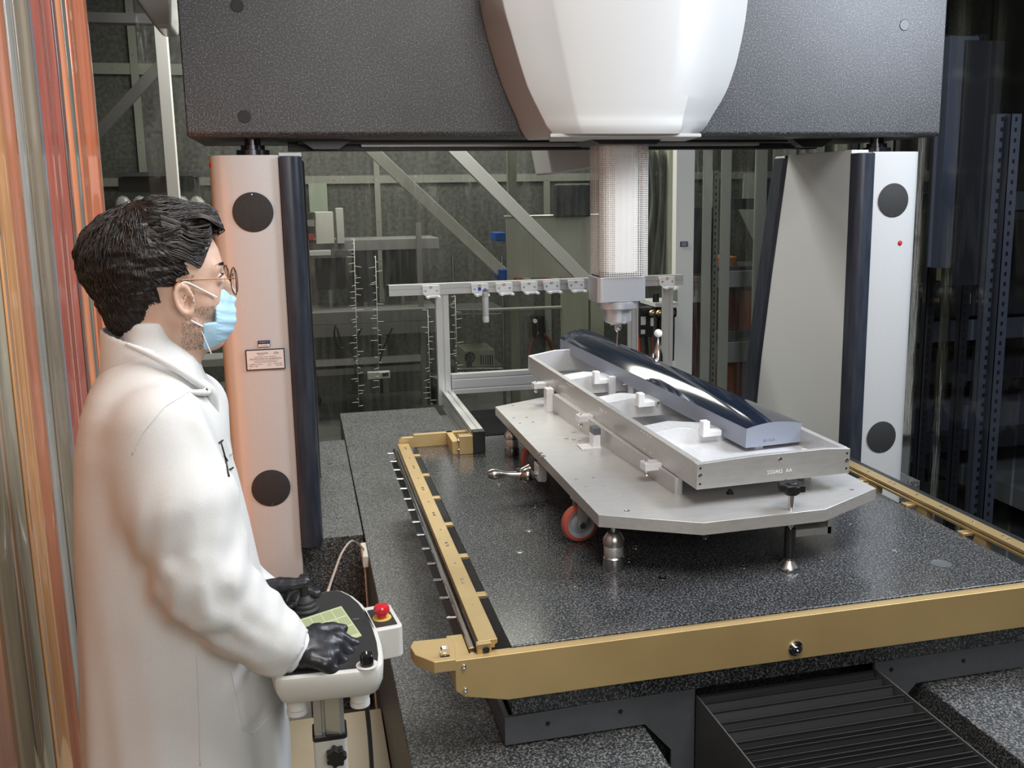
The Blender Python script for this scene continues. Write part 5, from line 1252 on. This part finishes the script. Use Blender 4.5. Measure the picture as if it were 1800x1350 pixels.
# work bench with shelves on the back wall
wb = thing('work_bench', 'grey steel work bench with shelf rails behind the clear curtain', 'bench', (.5, 8.0, 0))
bm = pbox(535, 424, 772, 437, 8.0, .5); obj('top_shelf', bm, MG, wb, bevel=.004)
obj('work_top', pbox(535, 551, 772, 562, 7.8, .6), mat('bench_top', (.20, .20, .19), .4), wb, bevel=.004)
obj('cable_rail', pbox(535, 573, 772, 583, 7.8, .05), MG, wb); obj('lower_rail', pbox(540, 634, 740, 640, 7.9, .04), PANEL, wb); obj('lower_rail', pbox(540, 646, 740, 651, 7.9, .04), MG, wb)
for x in (538, 735): obj('upright', box(BM(), pt(x, 500, 7.9).x, pt(x+9, 500, 7.9).x, 7.9, 7.95, 0, 1.6), MG, wb)
WX0 = pt(205, 305, 8.3)
w2 = thing('side_bench', 'low grey bench with clutter seen through plastic left of the column', 'bench', (-1.2, 8.3, 0))
obj('top', pbox(205, 303, 362, 309, 8.3, .4), DG, w2); obj('back_panel', pbox(207, 312, 362, 470, 8.5, .02), mat('dim_panel', (.10, .105, .10), .5), w2)
obj('shelf', pbox(300, 636, 395, 643, 7.2, .3), PANEL, w2); obj('shelf', pbox(300, 690, 395, 697, 7.2, .3), MG, w2); obj('upright', box(BM(), pt(398, 640, 7.2).x, pt(403, 640, 7.2).x, 7.2, 7.24, 0, 1.3), PANEL, w2)
CLUT = noisy('bag_plastic', (.14, .14, .135), (.34, .34, .32), 20, .25, 0, bump=.6)
BGL = ['farthest left', 'second from the left', 'in the middle', 'second from the right', 'nearest the column']
for i, x in enumerate((215, 245, 278, 318, 345)):
    a = pt(x, 340, 8.2); bm = BM(); sph(bm, (a.x, 8.2, a.z-.18), .11, (.75, .5, 1.5), 16)
    solo('plastic_bag', bm, CLUT, 'crumpled clear bag in the row left of the column, %s' % BGL[i], 'bag', 'bags hanging left of the column')
for i, (x0, y0, x1, y1, m, l_) in enumerate(((553, 373, 588, 428, OW, 'pale boxed panel standing on the bench shelf'), (590, 366, 606, 428, mat('file_white', (.42, .42, .4), .6), 'narrow pale file standing beside the boxed panel'))):
    o_ = solo('standing_panel', pbox(x0, y0, x1, y1, 7.95, .2), m, l_, 'box', bevel=.003)
solo('picture_frame', pbox(542, 322, 577, 378, 8.8, .03), mat('pale_green', (.25, .29, .23), .5), 'pale green sheet in a frame on the foil wall', 'frame')
for i, (x0, y0, x1, y1, l_) in enumerate(((553, 455, 610, 508, 'dark monitor below the shelf, leftmost on the bench'), (618, 440, 668, 530, 'dark tall screen in the middle of the bench'), (672, 440, 745, 505, 'wide dark monitor at the right end of the bench'))):
    t = thing('monitor', l_, 'monitor', tuple(pt((x0+x1)/2, y1, 8.1)), group=None)
    obj('screen', pbox(x0+2, y0+2, x1-2, y1-2, 8.095, .01), BLACK, t); obj('bezel', pbox(x0, y0, x1, y1, 8.10, .04), DG, t, bevel=.004); obj('stand', pbox((x0+x1)/2-4, y1-2, (x0+x1)/2+4, 552, 8.11, .03), MG, t)
for i, (x, c_) in enumerate(((546, (.3, .04, .03)), (551, (.03, .03, .03)), (546, (.2, .2, .18)), (549, (.04, .035, .03)))):
    solo('stacked_tray', pbox(536+i, 402-i*12+8, 553+i % 2*2, 410-i*12+8+4, 7.9, .2), mat('tray_%s' % ('red', 'black', 'grey', 'brown')[i], c_, .5), '%s tray in the small stack beside the pale box, number %s from the top' % (('dull red', 'black', 'grey', 'dark brown')[i], ('four', 'three', 'two', 'one')[i]), 'tray')
solo('white_tray', pbox(542, 441, 582, 449, 7.9, .2), PANEL, 'flat white tray hanging below the shelf edge', 'tray', bevel=.004)
a = pt(645, 660, 7.6); ps = thing('power_strip', 'white power strip lying on the floor under the bench', 'power strip', tuple(ptz(645, 663, .18)))
obj('strip_body', pbox(646, 655, 686, 665, 7.7, .06), WP, ps, bevel=.006); obj('socket_face', pbox(672, 656, 683, 661, 7.695, .006), DG, ps)
for i, pts_ in enumerate((((590, 570), (588, 590), (598, 612), (620, 604), (636, 575)), ((592, 575), (600, 600), (622, 625), (625, 660)), ((690, 575), (675, 610), (665, 640), (640, 672)))):
    solo('loose_cable', tube(BM(), [pt(x, y, 7.75) for x, y in pts_], .007, 6, 6), BLACK, ('black cable looping below the bench rail', 'black cable dropping from the bench to the floor', 'black cable trailing towards the white power strip')[i], 'cable', smooth=True)
for (x, y, l_) in ((556, 712, 'black caster on the floor beside the left column guard'),):
    c_ = ptz(x, y, 0)+Vector((0, 0, .045)); solo('chair_caster', lathe(BM(), [(.03, -.03), (.045, -.02), (.045, .02), (.03, .03)], c_, d=(.8, 1, 0), seg=24), BLACK, l_, 'caster')
solo('tyre', lathe(BM(), [(.09, -.05), (.13, -.05), (.145, 0), (.13, .05), (.09, .05)], ptz(765, 706, 0)+Vector((0, 0, .145)), d=(1, -.25, 0), seg=32), BLACK, 'black tyre of a cart behind the rack post', 'wheel')
# computer case with fan on a wire shelf
pc_ = thing('computer_case', 'beige computer case with a round fan on the low wire shelf', 'computer', tuple(pt(840, 652, 7.4)))
obj('case', pbox(816, 617, 870, 648, 7.4, .35), mat('beige_case', (.25, .26, .20), .5), pc_, bevel=.004)
p = pt(826, 628, 7.395); fan = obj('fan', lathe(BM(), [(.042, 0), (.042, .006), (.036, .006), (.034, .002), (.012, .002), (.012, .005), (0, .005)], p, d=(0, -1, 0), seg=32), BLACK, pc_)
bm = BM()
for k in range(7):
    a_ = 2*math.pi*k/7; tube(bm, [p+Vector((.012*math.cos(a_), -.005, .012*math.sin(a_))), p+Vector((.034*math.cos(a_+.4), -.005, .034*math.sin(a_+.4)))], .003, 5, 1)
obj('fan_blades', bm, MG, fan)
for k in range(6): obj('vent_slot', pbox(845+k*4, 624, 847+k*4, 641, 7.394, .008), BLACK, pc_)
obj('power_socket', pbox(820, 638, 830, 644, 7.394, .008), BLACK, pc_)
ws = thing('wire_shelf', 'chrome wire shelf standing behind the aluminium rack', 'shelf', tuple(pt(850, 650, 7.35)))
for z_ in (545, 648):
    a, b = pt(800, z_, 7.35), pt(885, z_-1, 7.35); bm = BM(); box(bm, a.x, b.x, 7.35, 7.78, a.z-.004, a.z); tube(bm, [a, b], .006, 6, 1); tube(bm, [a-Vector((0, 0, .03)), b-Vector((0, 0, .03))], .005, 6, 1)
    zig = [a+(b-a)*k/16-Vector((0, 0, .03*(k % 2))) for k in range(17)]; tube(bm, zig, .004, 5, 1); obj('shelf_edge', bm, STEEL, ws)
for x in (800, 885): obj('shelf_pole', cyl(BM(), (pt(x, 600, 7.35).x, 7.35, 0), (pt(x, 600, 7.35).x, 7.35, 1.35), .012, 12), STEEL, ws)
solo('pipe', cyl(BM(), pt(858, 545, 7.02), pt(990, 540, 7.02), .013, 12), mat('pipe_grey', (.4, .4, .36), .4), 'thin pale horizontal pipe below the rack bar', 'pipe')
# panels, cloths and clips
solo('hanging_cloth', pbox(890, 380, 1052, 498, 7.3, .012), mat('cloth_beige', (.50, .50, .42), .8), 'large beige cloth panel hanging behind the white brace', 'panel')
solo('cloth_rod', cyl(BM(), pt(885, 381, 7.295), pt(1052, 378, 7.295), .009, 10), STEEL, 'thin steel rod carrying the beige cloth panel', 'rod')
solo('partition_board', pbox(988, 505, 1035, 762, 7.0, .05), mat('olive_panel', (.38, .39, .29), .6), 'tall olive panel below the rack bar, left of the ram', 'panel')
solo('partition_board', pbox(1038, 505, 1062, 762, 7.0, .05), mat('olive_panel'), 'narrow olive panel just right of the wide olive one', 'panel')
solo('inner_post', pbox(892, 262, 916, 750, 7.313, .05), mat('dim_post', (.22, .225, .17), .6), 'pale dim post behind the beige cloth panel', 'post')
bl = mat('clip_blue', (.01, .09, .42), .4)
solo('blue_clip', pbox(871, 409, 889, 424, 7.1, .21), bl, 'blue clip on the edge of the beige cloth, upper', 'clip', bevel=.006)
solo('blue_clip', pbox(877, 474, 892, 492, 7.12, .185), bl, 'blue clip at the lower end of the dim brace', 'clip', bevel=.006)
solo('dark_jacket', pbox(977, 323, 1040, 381, 7.2, .1), noisy('jacket', (.035, .038, .045), (.06, .065, .07), 30, .6, 0, bump=.5), 'dark cloth folded over the rod behind the rear cover', 'cloth', bevel=.02)
RDC = mat('red_box', (.32, .05, .03), .6)
for i, (x, c_) in enumerate(((908, RDC), (922, OW), (938, mat('green_box', (.06, .14, .05), .6)), (955, RDC), (972, OW), (990, RDC))):
    solo('small_box', pbox(x, 490, x+12, 497, 7.205, .1), c_, '%s small box above the rack bar, %s in the row' % (('dull red', 'off white', 'green', 'red', 'grey white', 'dark red')[i], CN[i]), 'box', 'small boxes above the rack bar')
# grey green fabric right of the ram
bm = BM(); n_ = 16
P_a = [(1142, 262), (1185, 262)]; V_ = []
for j in range(13):
    y = 262+j*19.5; xl_ = 1128+12*math.sin(j*.35); xr_ = 1176-9*(j/12)**1.5-(6 if j > 5 else 0)*0
    V_.append([bm.verts.new(pt(xl_+(xr_-xl_)*i/n_, y, 6.95+.05*math.sin(i*1.1+j*.12))) for i in range(n_+1)])
for j in range(12):
    for i in range(n_): bm.faces.new((V_[j][i], V_[j+1][i], V_[j+1][i+1], V_[j][i+1]))
dr = solo('drape', bm, mat('drape_green', (.13, .145, .115), .7), 'grey green plastic drape hanging between ram and white post', 'drape', smooth=True); s_ = dr.modifiers.new('solid', 'SOLIDIFY'); s_.thickness = .004
solo('orange_hose', tube(BM(), [Vector((pt(1130, 250, 6.8).x, 6.8, 3.88)), pt(1130, 250, 6.8), pt(1134, 275, 6.8), pt(1131, 300, 6.8), pt(1128, 330, 6.8)], .012, 8, 5), mat('hose_orange', (.5, .10, .03), .5), 'short orange hose hanging by the ram, upper right', 'hose', smooth=True)
# air preparation unit: black filters with brass pipe
YA = 6.12
au = thing('air_filter_unit', 'black air filter and regulator with copper elbow pipe by the post', 'air filter', tuple(pt(1160, 600, YA)))
def pc_cyl(n_, x, y0, y1, r, m, par, Y=YA, extra=()):
    a, b = pt(x, y0, Y), pt(x, y1, Y); return obj(n_, lathe(BM(), [(r, b.z), (r*1.02, (a.z+b.z)/2), (r, a.z)], (a.x, Y, 0), seg=24), m, par)
bf = pc_cyl('filter_bowl', 1170, 552, 633, .062, BLACK, au); pc_cyl('filter_head', 1170, 541, 556, .075, BLACK, au)
pc_cyl('regulator_knob', 1153, 516, 541, .022, BLACK, au)
b_ = obj('regulator_body', pbox(1125, 541, 1148, 592, YA-.03, .09), BLACK, au, bevel=.006)
obj('body_label', pbox(1127, 557, 1135, 571, YA-.034, .004), PAPER, b_); obj('body_label', pbox(1127, 580, 1134, 587, YA-.034, .004), PAPER, b_); obj('body_label', pbox(1144, 559, 1149, 573, YA-.034, .004), PAPER, b_)
obj('mount_bracket', pbox(1152, 533, 1192, 538, YA-.06, .30), PANEL, au)
obj('mount_plate', pbox(1178, 510, 1191, 535, YA+.05, .01), mat('beige_case'), au)
CU = mat('copper', (.55, .24, .12), .3, 1.0); BR = mat('brass', (.50, .42, .25), .3, 1.0)
cu = obj('copper_pipe', cyl(BM(), pt(1150, 551, YA-.09), pt(1180, 551, YA-.09), .015, 20), CU, au, label='short copper pipe with brass elbows')
for x in (1147, 1159, 1173, 1181): obj('brass_fitting', sph(BM(), pt(x, 550, YA-.09), .021, (1.3, 1, 1), 16), BR, cu)
for x, m in ((1122, mat('hose_red', (.40, .03, .02), .5)), (1135, BLACK), (1145, mat('hose_brown', (.2, .05, .03), .5))):
    obj('air_hose', tube(BM(), [pt(x, 588, YA), pt(x+2, 620, YA), pt(x-1, 660, YA), Vector((pt(x-1, 660, YA).x, YA+.06, -.338))], .012, 8, 4), m, au)
# second regulator pair on the far wall with a red hose loop
a2 = thing('wall_regulator', 'small black regulator pair with gauge below the thin pipe', 'regulator', tuple(pt(945, 590, 8.8)))
for x in (939, 951): obj('bowl', lathe(BM(), [(0, -.16), (.012, -.15), (.028, -.10), (.028, .02), (.038, .03), (.038, .06)], pt(x, 566, 8.82), seg=20), BLACK, a2)
obj('gauge', lathe(BM(), [(.02, 0), (.02, .02), (.016, .02), (0, .018)], pt(940, 564, 8.78), d=(0, -1, 0), seg=20), PAPER, a2)
solo('hose_loop', tube(BM(), [pt(930, 640, 8.86), pt(934, 606, 8.84), pt(948, 585, 8.82), pt(966, 600, 8.84), pt(976, 630, 8.86)], .016, 8, 6), mat('hose_dark_red', (.16, .03, .02), .5), 'dark red hose loop below the wall regulators', 'hose', smooth=True)
# rack with red bins seen between the white post and the right column
r2 = thing('storage_rack', 'slotted steel rack with red and orange bins left of the right column', 'rack', tuple(pt(1300, 690, 7.0)))
def slotted(px_, y0, y1, Y, w_, par, sx=1, m=MG):
    a, b = pt(px_, y0, Y), pt(px_, y1, Y); bm = box(BM(), a.x, a.x+w_, Y, Y+.004, b.z, a.z); box(bm, a.x, a.x+.004, Y, Y+.04, b.z, a.z)
    u = obj('slotted_upright', bm, m, par); n_ = min(60, int((a.z-b.z)/.05)); bm = BM()
    for k in range(n_): z_ = b.z+(k+.5)*(a.z-b.z)/n_; box(bm, a.x+w_*.4, a.x+w_*.6, Y-.002, Y, z_-.010, z_+.010)
    obj('slots', bm, BLACK, u)['kind'] = 'stuff'
slotted(1254, 300, 760, 7.0, .05, r2, m=mat('rack_grey', (.20, .21, .18), .5))
for y0, y1 in ((478, 500), (604, 630)): obj('shelf_beam', pbox(1262, y0, 1400, y1, 7.0, .04), mat('rack_beam', (.24, .25, .25), .5), r2)
obj('shelf_beam', pbox(1262, 350, 1400, 366, 7.05, .04), DG, r2)
for y0 in (470, 585, 720): obj('shelf_deck', pbox(1256, y0, 1400, y0+4, 7.04, .5), DG, r2)
slotted(1392, 300, 760, 7.0, .05, r2)
BR2 = mat('bin_orange', (.28, .08, .03), .5); BR3 = mat('bin_maroon', (.12, .025, .02), .5)
for i, (x0, y0, x1, y1, m, l_) in enumerate(((1268, 512, 1298, 586, BR3, 'maroon bin on the middle shelf of the storage rack, left'), (1300, 510, 1360, 586, BR2, 'orange bin on the middle shelf of the storage rack, right'), (1264, 638, 1300, 720, BR2, 'orange bin under the lower shelf beam, left'), (1302, 636, 1350, 720, BR3, 'maroon bin under the lower shelf beam, right'), (1264, 452, 1296, 470, mat('box_brown', (.30, .12, .04), .6), 'brown carton standing on the upper shelf beam'))):
    solo('storage_bin', pbox(x0, y0, x1, y1, 7.1, .3), m, l_, 'bin', bevel=.01)
solo('red_cabinet', pbox(1214, 490, 1250, 700, 7.2, .4), mat('cabinet_red', (.10, .02, .015), .5), 'dark red cabinet just right of the wide white post', 'cabinet', bevel=.005)
solo('dark_screen', pbox(1216, 365, 1252, 480, 7.0, .04), BLACK, 'black flat panel standing right of the wide white post', 'panel')
nt_ = solo('paper_note', pbox(1214, 487, 1232, 531, 7.192, .010), PAPER, 'white paper note with a hand drawn diagram by the white post', 'note')
bm = BM(); a = pt(1221, 495, 7.19); tube(bm, [a, a-Vector((0, 0, .12))], .003, 5, 1)
for dz in (.01, .035, .05, .065): tube(bm, [a+Vector((-.025, 0, -dz)), a+Vector((.03, 0, -dz+.003))], .0022, 5, 1)
obj('drawing', bm, INK, nt_)
solo('window_sheet', pbox(1308, 305, 1346, 352, 8.86, .03), mat('pale_sheet', (.34, .36, .34), .6), 'pale sheet above the dark beam of the storage rack', 'sheet')
q = [pt(1300, 368, 8.86), pt(1352, 368, 8.86), pt(1352, 446, 8.86), pt(1334, 440, 8.86)]; solo('window_sheet', prism(BM(), [(v.x, v.z) for v in q], 8.86, 8.89, 'y'), mat('pale_sheet'), 'pale slanted sheet below the dark beam of the storage rack', 'sheet')
for x in (1238, 1270, 1330): solo('thin_post', pbox(x, 262, x+6, 768, 6.7, .02), mat('thin_post_grey', (.30, .30, .27), .4), 'thin grey vertical rail %s' % {1238: 'next to the wide white post', 1270: 'in front of the slotted rack upright', 1330: 'close to the right column guard'}[x], 'rail')
# ------------------------------------------------------------------ dark shelving on the right
r3 = thing('steel_shelving', 'dark steel shelving behind the smoky curtain on the right', 'shelving', (4.6, 5.2, -.34))
BG = mat('shelf_bluegrey', (.075, .08, .10), .45); BD = mat('shelf_dark', (.022, .022, .026), .5)
for (x, Y) in ((1655, 5.0), (1720, 5.0)): 
    a = pt(x, 400, Y); slotted(x, 60, 950, Y, .06, r3, m=BD)
for y0, y1, Y, m in ((340, 372, 5.2, BG), (372, 385, 5.2, BD), (525, 555, 5.2, BD), (560, 590, 5.2, BG), (640, 660, 5.3, BD), (720, 742, 5.3, BG), (770, 778, 5.2, BD)):
    obj('shelf_front', pbox(1600, y0, 1850, y1, Y, .5), m, r3, bevel=.003)
slotted(1752, 200, 1000, 4.2, .07, r3, m=BG); slotted(1778, 200, 1000, 4.15, .06, r3, m=BG)
obj('back_panel', box(BM(), 3.7, 5.6, 5.9, 5.92, -.3, 2.4), BD, r3)
solo('leaning_board', pbox(1672, 62, 1696, 470, 4.72, .1), mat('cabinet_blue', (.10, .115, .16), .45), 'tall blue grey board leaning against the dark shelving', 'panel', bevel=.004)
solo('leaning_board', pbox(1700, 70, 1738, 500, 4.70, .1), BD, 'dark board standing beside the tall blue grey one', 'panel', bevel=.004)
for (x0, y0, x1, y1, c_, l_) in ((1615, 500, 1650, 512, (.2, .17, .10), 'flat brown box on the shelving, left'), (1655, 470, 1700, 492, (.30, .25, .12), 'tan crumpled packet on the shelving, middle'), (1700, 515, 1706, 535, (.6, .4, .4), 'small pink tag on the shelf edge'), (1640, 300, 1720, 318, (.10, .09, .04), 'dim rolled chain on the top shelf')):
    solo('shelf_item', pbox(x0, y0, x1, y1, 5.15, .08), mat('item_%d' % x0, c_, .6), l_, 'item', bevel=.004)
BT = mat('blue_tape', (.01, .03, .35), .5)
for pts_, l_ in (([(1592, 833), (1640, 836), (1700, 828)], 'blue tape line on the floor behind the right column'), ([(1630, 785), (1680, 800), (1730, 812)], 'second blue tape line running back under the shelving')):
    V_ = [ptz(x, y, -.336) for x, y in pts_]; bm = BM(); 
    for a, b in zip(V_, V_[1:]):
        d_ = (b-a).normalized(); n_ = Vector((-d_.y, d_.x, 0))*.03; bm.faces.new([bm.verts.new(v) for v in (a-n_, b-n_, b+n_, a+n_)])
    o_ = solo('floor_tape', bm, BT, l_, 'tape'); s_ = o_.modifiers.new('solid', 'SOLIDIFY'); s_.thickness = .002
